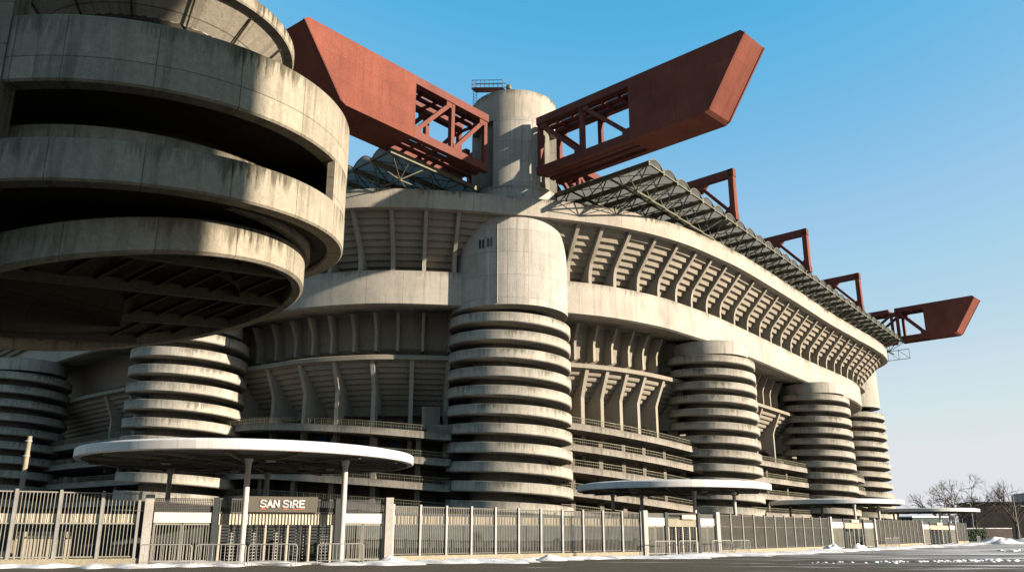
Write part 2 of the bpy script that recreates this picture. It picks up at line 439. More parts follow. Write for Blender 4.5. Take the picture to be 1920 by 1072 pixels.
# ------------------------------------------------------------------ stadium stand
stadium = thing('stadium_stand', 'curved beige concrete stadium stand with flaring ribbed rim behind the round ramp towers', 'stadium')
ALL = frames(S0, S1)
def frames_rim(s0, s1, step=.8):
    out = []
    for f in frames(s0, s1, step):
        o = rimo(f[5]); sc = 1
        out.append((f[0] + f[2] * (o - 4), f[1] + f[3] * (o - 4), f[2], f[3], 0, f[5]))
    return out
RIM = frames_rim(S0, S1)
m = MB()
m.sweep(RIM, [(3.2, 34.8), (3.55, 34.75), (4.0, 34.8), (4.0, 36.9), (3.6, 36.93), (3.6, 35.6), (-4, 35.6)])
m.build('rim_parapet', M['rim'], stadium)
m = MB()
m.sweep(ALL, [(-5.5, 25.75), (-.35, 25.15), (0, 25.3), (0, 29.0), (-.25, 29.02), (-.9, 29.0)])
m.build('ring_beam', M['band'], stadium)
# stepped underside of the upper seating
NST = 9
def step_profile(o0, z0, o1, z1, n, lead=.35):
    pr = []
    for k in range(n):
        a = k / n; bb = (k + 1) / n
        oa = o0 + (o1 - o0) * a; za = z0 + (z1 - z0) * a
        ob = o0 + (o1 - o0) * bb; zb = z0 + (z1 - z0) * bb
        pr += [(oa, za), (oa + (ob - oa) * .55, za + (zb - za) * .02), (ob - (ob - oa) * .2, zb - (zb - za) * .25)]
    pr.append((o1, z1))
    return pr
m = MB()
fr = [f[:6] + (1,) for f in RIM]
m.sweep(RIM, [(-.9, 29.0), (-2.7, 29.05)] + step_profile(-2.65, 29.3, 2.75, 34.8, NST) + [(3.3, 34.85)])
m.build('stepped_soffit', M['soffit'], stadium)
m = MB()                                   # seating side, closes the bowl
m.sweep(RIM, [(3.6, 35.55), (-4, 35.3), (-26, 20), (-30, 20)])
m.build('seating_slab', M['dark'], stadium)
# ribs under the rim
xs_r = [6.4, 9, 12, 15, 17.8, 20.4, 22.9, 25.4, 27.9, 30.7, 33.5, 36.3, 39, 41.6, 44.3, 47.1, 49.8, 52.3, 55, 57.6, 59.9, 62.2, 64.5, 66.6, 68.5]
xs_l = [-6.3, -9.6, -13, -16.6, -20.1, -23.7, -27.2, -30.8, -34.3, -38, -42, -46, -50, -54]
def rib_at(s, poly, th, name, mat, rim=True):
    p, nn = at_s(s); t = Vector((-nn.y, nn.x)); sh = rimo(s) - 4 if rim else 0
    m = MB()
    m.prism(poly, lambda a, b, q: (p.x + nn.x * (a + sh * max(0, min(1, (b - 29) / 5.8))) + t.x * q, p.y + nn.y * (a + sh * max(0, min(1, (b - 29) / 5.8))) + t.y * q, b), -th / 2, th / 2)
    return m.build(name, mat, stadium)
RIBPOLY = [(-1.0, 29.0), (-.06, 29.02), (-.04, 29.9), (.08, 30.6), (.34, 31.25), (3.35, 34.77), (2.2, 34.8), (-2.75, 29.6)]
for x in xs_r + xs_l:
    s = SX(x)
    rib_at(s, RIBPOLY, .42, 'rib', M['rib'])
for k in range(1, 3):
    rib_at(SX(70.5) + 2.6 * k, RIBPOLY, .42, 'rib', M['rib'])
# upper recess below the ring beam
m = MB()
m.sweep(ALL, [(-5.4, 25.75), (-5.6, 25.3), (-6.2, 22.4), (-6.2, 21.6), (-6.9, 20.95), (-9.6, 20.95)])
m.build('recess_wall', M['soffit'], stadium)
REC = [(-3.9, 25.3), (-6.2, 25.5), (-6.3, 22.4), (-6.3, 21.1), (-4.9, 21.1), (-4.9, 23.1), (-4.75, 23.6)]
step = 3.25
s = SX(-52)
while s < SX(70):
    p, _ = at_s(s)
    if not (-6 < p.x < 5.2): rib_at(s, REC, .32, 'recess_rib', M['rib'], False)
    s += step
# lower tier: lip, stepped underside, raking columns
m = MB()
m.sweep(ALL, [(-9.5, 20.85), (-9.5, 20.35), (-3.0, 20.3), (-2.8, 20.2), (-2.8, 19.75), (-3.2, 19.7)] + step_profile(-3.3, 19.6, -7.6, 15.4, 8) + [(-7.8, 15.3), (-8.3, 14.3), (-10.3, 14.3)])
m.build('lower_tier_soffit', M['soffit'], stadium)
LOWRIB = [(-3.15, 19.72), (-3.9, 19.72), (-8.0, 15.2), (-8.0, 14.0), (-5.9, 14.6), (-5.3, 14.2), (-5.3, 9.5), (-4.5, 9.5), (-4.5, 16.4), (-4.2, 17.2)]
LOWRIB = [(-3.1, 19.72), (-4.4, 19.72), (-8.0, 15.4), (-8.0, 14.2), (-6.0, 14.2), (-5.2, 13.2), (-5.2, 9.4), (-4.4, 9.4), (-4.4, 16.6), (-4.1, 17.4)]
for x in [-58, -53, -48, -43.5, -39, -34.5, -30, -25.4, -20.6, -15.6, -10.6, -6.4, 6.7, 10.0, 12.9, 15.6, 18.3, 21.2, 24.5, 28, 32, 36, 40.5, 45, 49.5, 54, 58.5, 63]:
    rib_at(SX(x), LOWRIB, .46, 'raking_column', M['rib'], False)
m = MB()
m.sweep(ALL, [(-9.9, 14.4), (-9.9, 0)])
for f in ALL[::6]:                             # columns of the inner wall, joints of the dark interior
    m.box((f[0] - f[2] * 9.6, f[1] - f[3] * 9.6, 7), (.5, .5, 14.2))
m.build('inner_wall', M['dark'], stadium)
# walkways that ramp down toward the middle tower on the left and toward the right
def lerp(x, x0, x1, a, b):
    t = max(0, min(1, (x - x0) / (x1 - x0))); return a + (b - a) * t
wl = lambda p: lerp(p.x, -29, -7, 0, -1.6)
wr = lambda p: lerp(p.x, 6, 26, 0, -1.9)
def walkway(s0, s1, ztop, dz, depth=8.9):
    m = MB(); fr = frames(s0, s1, .8, dz)
    m.sweep(fr, [(-9.8, ztop - .65), (-1.35, ztop - .75), (-1.0, ztop - .72), (-1.0, ztop), (-1.2, ztop), (-1.2, ztop - .4), (-9.8, ztop - .4)], closed=True)
    wk = m.build('walkway', M['deck'], stadium)
    r = MB()
    pts = [(f[0] - f[2] * 1.1, f[1] - f[3] * 1.1, ztop + f[4]) for f in fr]
    up = lambda p, h: (p[0], p[1], p[2] + h)
    for i in range(len(pts) - 1):
        r.bar(up(pts[i], .62), up(pts[i + 1], .62), .06)
        r.bar(up(pts[i], .32), up(pts[i + 1], .32), .04)
        r.bar(up(pts[i], 0), up(pts[i], .62), .05)
        for k in (1, 2):
            q = Vector(pts[i]).lerp(Vector(pts[i + 1]), k / 3)
            r.bar((q.x, q.y, q.z), (q.x, q.y, q.z + .6), .03)
    r.build('railing', M['steel'], wk)
    # stub columns between walkways
    return wk
for z in (13.25, 10.6, 8.0, 5.5): walkway(SX(-75), SX(-6.2), z, wl)
for z in (13.3, 11.0, 8.7, 6.2, 3.9): walkway(SX(5.6), SX(69), z, wr)
for x in [-52, -47, -42.5, -38, -33.5, -29, -24.4, -19.6, -14.6, -9.6, 7.5, 11, 14.0, 16.8, 19.8, 22.8, 26, 30, 34, 39, 44, 49, 54, 59]:
    p, nn = at_s(SX(x)); a = math.atan2(nn.y, nn.x)
    m = MB(); m.box((p.x - nn.x * 2.6, p.y - nn.y * 2.6, 5.6), (.55, .55, 11.2), Matrix.Rotation(a, 3, 'Z'))
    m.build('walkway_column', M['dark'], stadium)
# doors in the inner concourse wall
for x in (-27.5, -18.2, -12.5, 13.5, 20):
    p, nn = at_s(SX(x)); a = math.atan2(nn.y, nn.x)
    m = MB(); c = (p.x - nn.x * 9.8, p.y - nn.y * 9.8, 12.6 + (wl(p) if x < 0 else wr(p)))
    m.box(c, (.12, 1.5, 2.3), Matrix.Rotation(a, 3, 'Z'))
    m.build('door', M['bluedoor'], stadium)
# stair blocks beside the middle tower
for (x, o, z0, z1, wd) in ((-8.3, -3.2, 12.2, 14.6, 1.9), (-6.9, -2.4, 11.6, 12.6, 3.6)):
    p, nn = at_s(SX(x)); a = math.atan2(nn.y, nn.x)
    m = MB(); m.box((p.x + nn.x * o, p.y + nn.y * o, (z0 + z1) / 2), (1.2, wd, z1 - z0), Matrix.Rotation(a, 3, 'Z'))
    m.build('stair_block', M['deck'], stadium)

# ------------------------------------------------------------------ ramp towers
def helix(cx, cy, Rr, rc, ztop, pitch, zend, a_top, bandh, mat, parent, seg=64):
    turns = (ztop - zend) / pitch
    n = int(turns * seg)
    fr = []
    for i in range(n + 1):
        a = a_top + 2 * math.pi * i / seg
        fr.append((cx, cy, math.sin(a), -math.cos(a), -pitch * i / seg, a * Rr))
    m = MB()
    m.sweep(fr, [(rc, ztop - bandh + .12), (Rr - .5, ztop - bandh - .02), (Rr - .12, ztop - bandh), (Rr, ztop - bandh + .1), (Rr, ztop - .05), (Rr - .05, ztop), (Rr - .2, ztop), (Rr - .2, ztop - bandh + .32), (rc, ztop - bandh + .36)], closed=True)
    return m.build('spiral_ramp', mat, parent)
def tower(cx, cy, Rr, ztop, pitch, bandh, label, tall=False, rdrum=None, zdrum=None, capz=None, atop=-2.6, zend=.4):
    t = thing('ramp_tower', label, 'ramp tower', 'round spiral ramp towers around the stadium')
    helix(cx, cy, Rr, Rr * .60, ztop + pitch * .40, pitch, zend, atop, bandh, M['ramp'], t)
    m = MB(); rc = Rr * .62
    m.sweep(circle_frames(cx, cy, 0, 2 * math.pi, 48, r=rc), [(rc, -.2), (rc, ztop + .4)])
    m.build('core', M['dark'], t)
    if tall:
        m = MB()
        # lower edge of the drum follows the ramp
        m.sweep(circle_frames(cx, cy, 0, 2 * math.pi, 96, r=rdrum), [(rc - .1, zdrum + .1), (rdrum - .35, zdrum - .03), (rdrum, zdrum), (rdrum, 36.0), (rc, 36.2)])
        m.build('drum', M['drum'], t)
    else:
        m = MB(); r2 = Rr * .86
        m.sweep(circle_frames(cx, cy, 0, 2 * math.pi, 72, r=r2), [(rc, ztop + .25), (r2, ztop + .3), (r2, ztop + 2.0), (r2 - .3, ztop + 2.02), (rc, ztop + 2.3), (0.05, ztop + 2.4)])
        m.build('cap', M['drum'], t)
    return t
TX, TY = -.3, 94.2
tw = tower(TX, TY, 6.85, 23.97, 1.94, 1.07, 'tall round concrete ramp tower in the middle with a smooth drum under the rim', True, 6.62, 24.85)
RX1 = (25.75, 110.2); RX2 = (50.4, 142.9); RX3 = (73.0, 185.5); LX1 = (-37.6, 98.6); LX2 = (-71.0, 123.5)
tower(*RX1, 5.7, 22.85, 1.66, .92, 'round concrete ramp tower right of the middle tower, tucked under the ring beam')
tower(*RX2, 5.6, 23.1, 1.775, .98, 'narrow round ramp tower second from the right, just in front of the far tall tower')
t3 = tower(*RX3, 6.9, 25.9, 2.03, 1.12, 'far right tall ramp tower with a plain drum, seen against the sky', True, 6.2, 27.0)
tower(*LX1, 6.5, 23.2, 1.94, 1.06, 'round ramp tower left of the middle tower, half sunlit above the left white canopy')
tower(*LX2, 6.4, 23.2, 1.9, 1.04, 'shaded round ramp tower at the far left edge behind the barred fence')
# small windows of the middle drum
m = MB()
for k, da in enumerate((-.50, -.44, -.35, -.29)):
    c = (TX + math.sin(da) * 6.63, TY - math.cos(da) * 6.63, 31.75 + (.0 if k < 2 else .1))
    m.box(c, (.22, .12, .95), Matrix.Rotation(da, 3, 'Z'))
m.build('slot_windows', M['darksteel'], tw)['label'] = 'four narrow dark slots'
# drain pipe on the drum
m = MB(); da = -.19
m.tube([(TX + math.sin(da) * 6.68, TY - math.cos(da) * 6.68, z) for z in (25.0, 34.9)], .05, 6)
m.build('drain_pipe', M['drum'], tw)

# turret above the rim (carries the red girders)
def turret(cx, cy, rt, par, dirs, z0=35.9, z1=51.0):
    m = MB()
    m.sweep(circle_frames(cx, cy, 0, 2 * math.pi, 80, r=rt), [(rt - 1.2, z0), (rt, z0), (rt, 39.2), (rt - 1.2, 39.2)])
    m.build('turret_base', M['drum'], par)
    m = MB()
    m.sweep(circle_frames(cx, cy, 0, 2 * math.pi, 80, r=rt), [(rt - 1.2, 47.35), (rt, 47.35), (rt, z1 - .05), (rt - .05, z1), (rt - .7, z1), (rt - .7, z1 - .6), (.05, z1 - .6)])
    m.build('turret_cap', M['rim'], par)
    m = MB(); rp = rt + .04
    for a0, a1 in dirs:
        m.sweep(circle_frames(cx, cy, R(a0), R(a1), 16, r=rp), [(rp - .9, 39.0), (rp, 39.0), (rp, 47.5), (rp - .9, 47.5)], closed=True)
    m.build('turret_pier', M['drum'], par)
    m = MB(); m.sweep(circle_frames(cx, cy, 0, 2 * math.pi, 32), [(4.2, 39), (4.2, 47.5)]); m.build('turret_core', M['dark'], par)
turret(TX + .6, TY, 5.05, tw, [(-29, 35), (95, 118), (-115, -90), (150, 200)])
turret(*RX3, 5.05, t3, [(-29, 35), (95, 118), (-115, -90), (150, 200)], 40.0, 50.5)

# gangway with railing and beacon on the turret top
gw = thing('roof_gangway', 'small red railed gangway sticking out over the turret top', 'gangway')
a = Vector((TX - 4.6, TY - 1.2, 51.0)); b_ = Vector((TX - 1.0, TY - 3.6, 51.15))
a = Vector((-4.6, 92.8, 52.9)); b_ = Vector((-.9, 90.6, 51.7))
m = MB(); m.bar(a, b_, 1.0, .22); m.build('gangway_deck', M['redmember'], gw)
m = MB(); sd_ = (b_ - a).normalized().cross(Vector((0, 0, 1)))
for sgn in (-.48, .48):
    q0 = a + sd_ * sgn; q1 = b_ + sd_ * sgn
    for h in (.55, 1.1): m.bar(q0 + Vector((0, 0, h)), q1 + Vector((0, 0, h)), .05)
    for k in range(8):
        q = q0.lerp(q1, k / 7); m.bar(q, q + Vector((0, 0, 1.1)), .045)
for h in (.55, 1.1): m.bar(a + sd_ * .48 + Vector((0, 0, h)), a - sd_ * .48 + Vector((0, 0, h)), .05)
m.build('gangway_railing', M['redmember'], gw)
m = MB()
for dx in (-.4, .4):
    m.bar(a + sd_ * dx + Vector((.15, -.1, 0)), a + sd_ * dx + Vector((.15, -.1, -3.6)), .06)
for k in range(8): m.bar(a - sd_ * .4 + Vector((.15, -.1, -.4 * k - .3)), a + sd_ * .4 + Vector((.15, -.1, -.4 * k - .3)), .04)
m.build('gangway_ladder', M['redmember'], gw)
bc = thing('roof_beacon', 'small beacon lamp on a stub post at the turret top edge', 'beacon')
m = MB(); bx, by = -.35, 90.2
m.tube([(bx, by, 50.9), (bx, by, 51.5)], .16, 8); m.build('post', M['galv'], bc)
m = MB(); m.tube([(bx, by, 51.5), (bx, by, 51.62), (bx, by, 51.9), (bx, by, 52.1), (bx, by, 52.18)], [.3, .34, .34, .24, .05], 10); m.build('lamp_head', M['steel'], bc)

# ------------------------------------------------------------------ red roof girders
DR = Vector((.725, -.69)).normalized()          # outward of the right facade, toward the camera
DA = Vector((.632, .775)).normalized()          # along the right facade, away from the camera
ZB, ZT = 40.0, 47.0
def girder(T, D, d0, d1, d2, d3, label, hw=2.0, nose=4.4, bays=2, box=True, back=None, group='red roof girders with solid ends', chord=.9, zb=ZB, zt=ZT, near=-1):
    """truss from d0 to d1 and, if box, a solid nose from d1 to d2 (bottom) / d3 (top)"""
    g = thing('roof_girder', label, 'roof girder', group)
    n = Vector((-D.y, D.x))
    def P(d, off, z): return Vector((T[0] + D.x * d + n.x * off, T[1] + D.y * d + n.y * off, z))
    if box:
        m = MB()
        poly = [(d1, zb), (d2, zb), (d2 + .45, zb + .25), (d3, zt - .35), (d3 - .35, zt), (d1, zt)]
        m.prism(poly, lambda a, b, q: P(a, q, b), -hw, hw)
        nb = m.build('solid_nose', M['red'], g)
        m = MB()                                   # raised frame round the slanted end plate
        e0 = (d2 + .45, zb + .25); e1 = (d3, zt - .35)
        for off in (-hw + .12, hw - .12):
            m.bar(P(e0[0] + .03, off, e0[1]), P(e1[0] + .03, off, e1[1]), .2, .10)
        m.build('end_plate_frame', M['redmember'], nb)
    def seg(da, db, bays, first=True):
        mt = MB(); mb = MB()
        for off in (-hw + .35, hw - .35):
            mt.bar(P(da, off, zt - chord / 2), P(db, off, zt - chord / 2), .7, chord)
            mb.bar(P(da, off, zb + chord / 2), P(db, off, zb + chord / 2), .7, chord)
        for off in (-.55, .55):
            mb.bar(P(da, off, zb + .3), P(db, off, zb + .3), .7, .25)
            mt.bar(P(da, off, zt - .35), P(db, off, zt - .35), .7, .25)
        k = 0; L_ = db - da
        for i in range(int(abs(L_) / 2.1) + 1):
            d = da + L_ * i / max(1, int(abs(L_) / 2.1))
            mb.bar(P(d, -hw + .3, zb + .62), P(d, hw - .3, zb + .62), .25, .3)
            mt.bar(P(d, -hw + .3, zt - .7), P(d, hw - .3, zt - .7), .25, .3)
        mt.build('top_chord', M['redmember'], g); mb.build('bottom_chord', M['redmember'], g)
        for off in (-hw + .35, hw - .35):
            for i in range(bays + 1):
                d = da + L_ * i / bays
                if i == bays and box and first: continue
                mv = MB(); dd = d + (.35 if i == 0 else 0)
                mv.bar(P(dd, off, zb + chord), P(dd, off, zt - chord),   .5, .5, up=(D.x, D.y, 0)); mv.build('web_post', M['redmember'], g)
                if i < bays:
                    md = MB(); e = da + L_ * (i + 1) / bays
                    md.bar(P(dd + .3, off, zt - chord - .1), P(e - .35, off, zb + chord + .1), .42, .45)
                    md.box(P(dd + .5, off, zt - chord - .25), (1.0, .5, .7), Matrix.Rotation(math.atan2(D.y, D.x), 3, 'Z'))
                    md.box(P(e - .5, off, zb + chord + .25), (1.0, .5, .7), Matrix.Rotation(math.atan2(D.y, D.x), 3, 'Z'))
                    md.build('web_diagonal', M['redmember'], g)
    seg(d0, d1, bays)
    if back: seg(back[0], back[1], back[2], False)
    return g
girder((TX, TY), DR, 6.1, 18.9, 27.6, 32.3, 'red girder pointing right from the turret, its solid nose dark with a sunlit slanted end', back=(-5.5, -100, 16))
girder((TX, TY), Vector((-.640, -.768)).normalized(), 6.4, 17.7, 26.6, 31.8, 'red girder pointing left from the turret, its solid nose face lit by the sun', hw=2.3, back=(-5.5, -112, 18))
girder((RX3[0] - .6, RX3[1]), DR, 13.2, 18.9, 24.2, 28.8, 'far red girder beyond the roof edge at the right, dark solid nose over the sky', back=(12, -70, 13), bays=1)
SEC = ((26.3, 17.3), (54.6, 16.1), (83.8, 14.6))
labs = ('nearest red open end frame standing above the ribbed roof edge', 'middle red open end frame of the three above the roof edge', 'farthest red open end frame above the roof edge, next to the solid nose')
for (s_, o_), lb in zip(SEC, labs):
    T = Vector((TX, TY)) + DA * s_
    g = thing('roof_girder', lb, 'roof girder', 'red cross girders ending in open frames')
    n = Vector((-DR.y, DR.x))
    P = lambda d, z, off=0: Vector((T.x + DR.x * d + n.x * off, T.y + DR.y * d + n.y * off, z))
    m = MB(); m.bar(P(-60, 46.4), P(o_, 46.45), .75, 1.05); m.build('top_chord', M['redmember'], g)
    m = MB(); m.bar(P(-60, 40.4), P(o_, 40.4), .9, .9); m.build('bottom_chord', M['redmember'], g)
    m = MB(); m.bar(P(o_ - .45, 47.0), P(o_ - .45, 40.0), .75, .75, up=(DR.x, DR.y, 0)); m.build('end_post', M['red'], g)
    m = MB(); m.bar(P(o_ - 5.0, 45.7), P(o_ - .9, 41.2), .4, .42)
    m.prism([(o_ - .9, 42.0), (o_ - .9, 40.3), (o_ - 2.6, 40.3)], lambda a, b, q: P(a, b, q), -.3, .3)
    m.prism([(o_ - 6.6, 45.9), (o_ - 4.0, 45.9), (o_ - 4.9, 44.9), (o_ - 6.2, 44.9)], lambda a, b, q: P(a, b, q), -.35, .35)
    m.build('end_brace', M['redmember'], g)
    m = MB(); m.bar(P(o_ - 5.6, 45.6), P(o_ - 5.6, 40.5), .6, .6, up=(DR.x, DR.y, 0)); m.build('web_post', M['redmember'], g)
    for k in range(1, 7):
        m = MB(); m.bar(P(o_ - 7.6 - 9 * k, 45.8), P(o_ - 7.6 - 9 * k + 9, 41), .5, .55); m.build('web_diagonal', M['redmember'], g)

# ------------------------------------------------------------------ translucent roof: barrel vaults over a space frame
def roof(label, A, O, s0, s1, pitch, oedge, oin, z=39.4):
    """A: along the edge, O: outward"""
    rf = thing('stadium_roof', label, 'roof', 'vaulted translucent roofs hung below the red girders')
    T = Vector((TX, TY))
    def P(s, o, zz): return Vector((T.x + A.x * s + O.x * o, T.y + A.y * s + O.y * o, zz))
    n = int((s1 - s0) / pitch)
    fr = MB(); vb = MB(); ed = MB()
    for i in range(n):
        a = s0 + i * pitch; b = a + pitch; e = oedge(a + pitch / 2)
        m = MB(); K = 8; rows = []
        for o in (e, e - 4, e - 9, e - 15, e - 22, oin):
            rows.append([P(a + .12 + (pitch - .24) * k / K, o, z + .85 * math.sin(math.pi * k / K) ** .8) for k in range(K + 1)])
        m.grid(rows); m.build('vault', M['vault'], rf)
        # valley beam
        vb.bar(P(a, oedge(a) + .1, z - .2), P(a, oin, z - .2), .28, .5)
        # ribs that carry the vault sheet
        for o in [e - .02 - 2.7 * q for q in range(9)]:
            pts = [P(a + pitch * k / K, o, z - .06 + .85 * math.sin(math.pi * k / K) ** .8) for k in range(K + 1)]
            for k in range(K): ed.bar(pts[k], pts[k + 1], .055, .09)
        # pyramids of the space frame
        for q in range(5):
            o1 = oedge(a) - .1 - 5.4 * q; om = o1 - 2.7; o2 = o1 - 5.4
            low = P(a + pitch / 2, om, z - 2.0)
            lowb = P(a + pitch * 1.5, om, z - 2.0)
            fr.bar(low, lowb, .17)
            if q < 4: fr.bar(low, P(a + pitch / 2, om - 5.4, z - 2.0), .10)
            for ss in (a, b):
                for oo in (o1, o2): fr.bar(low, P(ss, oo, z - .2), .11)
            fr.bar(P(a, om, z - .2), low, .07); fr.bar(P(b, om, z - .2), low, .07)
            fr.bar(P(a, o1, z - .2), P(b, o1, z - .2), .16)
            fr.bar(P(a, o1, z - .2), P(b, o2, z - .2), .09); fr.bar(P(a, o2, z - .2), P(b, o1, z - .2), .07)
            if q < 4: fr.bar(low, P(a + pitch * 1.5, om - 5.4, z - 2.0), .07)
        # edge fans
        fr.bar(P(a, oedge(a), z - .2), P(b, oedge(b), z - .2), .16)
    vb.build('valley_beams', M['steel'], rf); ed.build('vault_hoops', M['steel'], rf); fr.build('space_frame', M['steel'], rf)
    # maintenance walkway hung under the far edge
    return rf, P
OR = DR; AL = -DR; OL = Vector((-.640, -.768)).normalized()
rf, PR = roof('vaulted translucent roof over the right side with a steel space frame under it', DA, OR, 2.6, 116, 3.35, lambda s: 18.3 - .046 * s, -26)
m = MB()
for k in range(7):
    a = PR(117.2, 13 - 2.2 * k, 38.6); b = PR(117.2, 13 - 2.2 * (k + 1), 38.6)
    dn = Vector((0, 0, -2.0))
    m.bar(a, b, .1); m.bar(a + dn, b + dn, .1); m.bar(a, a + dn, .08); m.bar(a + dn, b, .07)
m.build('end_catwalk', M['steel'], rf)
roof('vaulted translucent roof over the left side, glimpsed between the near ramp and the left girder', AL, OL, .6, 60, 3.35, lambda s: 18.3 - .03 * s, -20)

# ------------------------------------------------------------------ near spiral ramp at the upper left
NX, NY, NR = -12.5, 26.7, 6.8
near = thing('spiral_access_ramp', 'huge stained concrete spiral ramp overhanging at the upper left corner', 'spiral ramp')
AC = R(25)                                             # direction toward the camera, as circle angle
def cf(a0, a1, n, r, dz=lambda a: 0): return circle_frames(NX, NY, a0, a1, n, dz, r)
def turn(name, r, fn, outer, slab):
    m = MB(); m.sweep(cf(0, 2 * math.pi, 128, r, fn), outer); o = m.build(name, M['near'], near)
    m = MB(); m.sweep(cf(0, 2 * math.pi, 128, r, fn), slab, closed=True, caps=False); m.build('floor_slab', M['nearshade'], o)
tilt = lambda a: .55 + .5 * math.cos(a - (AC + R(130)))
flat = lambda a: .12 + .28 * math.cos(a - (AC + R(115)))
up_ = lambda a: 1.0 * math.cos(a - (AC + R(75))) - .2
turn('upper_ramp_turn', NR, flat, [(NR - .55, 13.1), (NR - .5, 13.0), (NR - .06, 13.0), (NR, 13.06), (NR, 14.93), (NR - .05, 14.98), (NR - .26, 14.98), (NR - .26, 13.5)],
     [(3.4, 13.3), (NR - .54, 13.2), (NR - .27, 13.2), (NR - .27, 13.5), (3.4, 13.55)])
turn('middle_ramp_turn', NR, tilt, [(NR - .55, 10.1), (NR - .5, 10.0), (NR - .06, 10.0), (NR, 10.06), (NR, 11.15), (NR - .05, 11.2), (NR - .26, 11.2), (NR - .26, 10.4)],
     [(3.4, 10.25), (NR - .54, 10.15), (NR - .27, 10.15), (NR - .27, 10.42), (3.4, 10.45)])
m = MB()                                               # wall that closes the opening on the right
m.sweep(cf(AC + R(57), AC + R(125), 24, NR), [(NR - .26, 11.7), (NR - .01, 11.7), (NR - .01, 13.35), (NR - .26, 13.35)], closed=True)
m.build('end_wall', M['near'], near)
m = MB()                                               # inner balustrade of the middle turn
m.sweep(cf(AC - R(120), AC + R(100), 64, 5.7), [(5.4, 10.6), (5.7, 10.6), (5.7, 12.2), (5.4, 12.2)], closed=True)
m.build('inner_balustrade', M['near'], near)
R3n = 5.55
turn('lower_ramp_turn', R3n, up_, [(R3n - .38, 9.2), (R3n - .36, 8.74), (R3n - .1, 8.7), (R3n, 8.78), (R3n, 9.68), (R3n - .05, 9.74), (R3n - .24, 9.74), (R3n - .24, 9.2)],
     [(.05, 9.12), (R3n - .37, 9.12), (R3n - .25, 9.12), (R3n - .25, 9.3), (.05, 9.35)])
D1 = Vector((.58, .82)).normalized(); D2 = Vector((D1.y, -D1.x))
def chord_len(off, r): return math.sqrt(max(0, r * r - off * off))
def zt_(x, y):
    u = AC + R(75); return -.2 + 1.0 * ((x - NX) * math.sin(u) - (y - NY) * math.cos(u)) / R3n
for off in (4.3, 1.6, -1.4, -4.2):
    c = Vector((NX, NY)) + D2 * off; h = chord_len(off, R3n - .4)
    p0 = c - D1 * h; p1 = c + D1 * h
    m = MB(); m.bar((p0.x, p0.y, 8.95 + zt_(*p0)), (p1.x, p1.y, 8.95 + zt_(*p1)), .22, .34)
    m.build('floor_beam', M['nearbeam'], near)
m = MB()
for k in range(-5, 6):
    off = k * .98; c = Vector((NX, NY)) + D1 * off; h = chord_len(off, R3n - .4)
    p0 = c - D2 * h; p1 = c + D2 * h
    m.bar((p0.x, p0.y, 9.05 + zt_(*p0)), (p1.x, p1.y, 9.05 + zt_(*p1)), .07, .14)
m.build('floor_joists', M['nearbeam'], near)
m = MB(); m.sweep(cf(0, 2 * math.pi, 64, 3.5), [(3.5, 9.3), (3.5, 17.2)]); m.build('core', M['nearshade'], near)
m = MB()
m.sweep(cf(0, 2 * math.pi, 96, 4.6), [(3.45, 16.6), (3.5, 17.1), (4.35, 17.95), (4.62, 18.0), (4.66, 18.06), (4.66, 18.42), (4.6, 18.46), (.05, 18.6)])
m.build('top_disc', M['near'], near)
m = MB()
for k in range(14):
    a = 2 * math.pi * k / 14 + .2
    m.bar((NX + math.sin(a) * 3.5, NY - math.cos(a) * 3.5, 16.95), (NX + math.sin(a) * 4.4, NY - math.cos(a) * 4.4, 17.9), .05, .05)
m.build('disc_ribs', M['nearshade'], near)
m = MB(); m.box((-13.88, 20.25, 13.9), (1.15, .7, 27.8), None); m.box((-13.88, 20.25, 5.8), (1.25, .8, 11.6)); m.build('pier', M['near'], near)
m = MB(); m.box((-20.3, 27.0, 9), (1.2, 1.2, 18)); m.bar((-20.3, 27.0, 8.1), (-17, 27, 8.1), .8, .9); m.bar((-20.3, 27.0, 13.1), (-18, 27, 13.1), .8, .9); m.build('pier', M['near'], near)

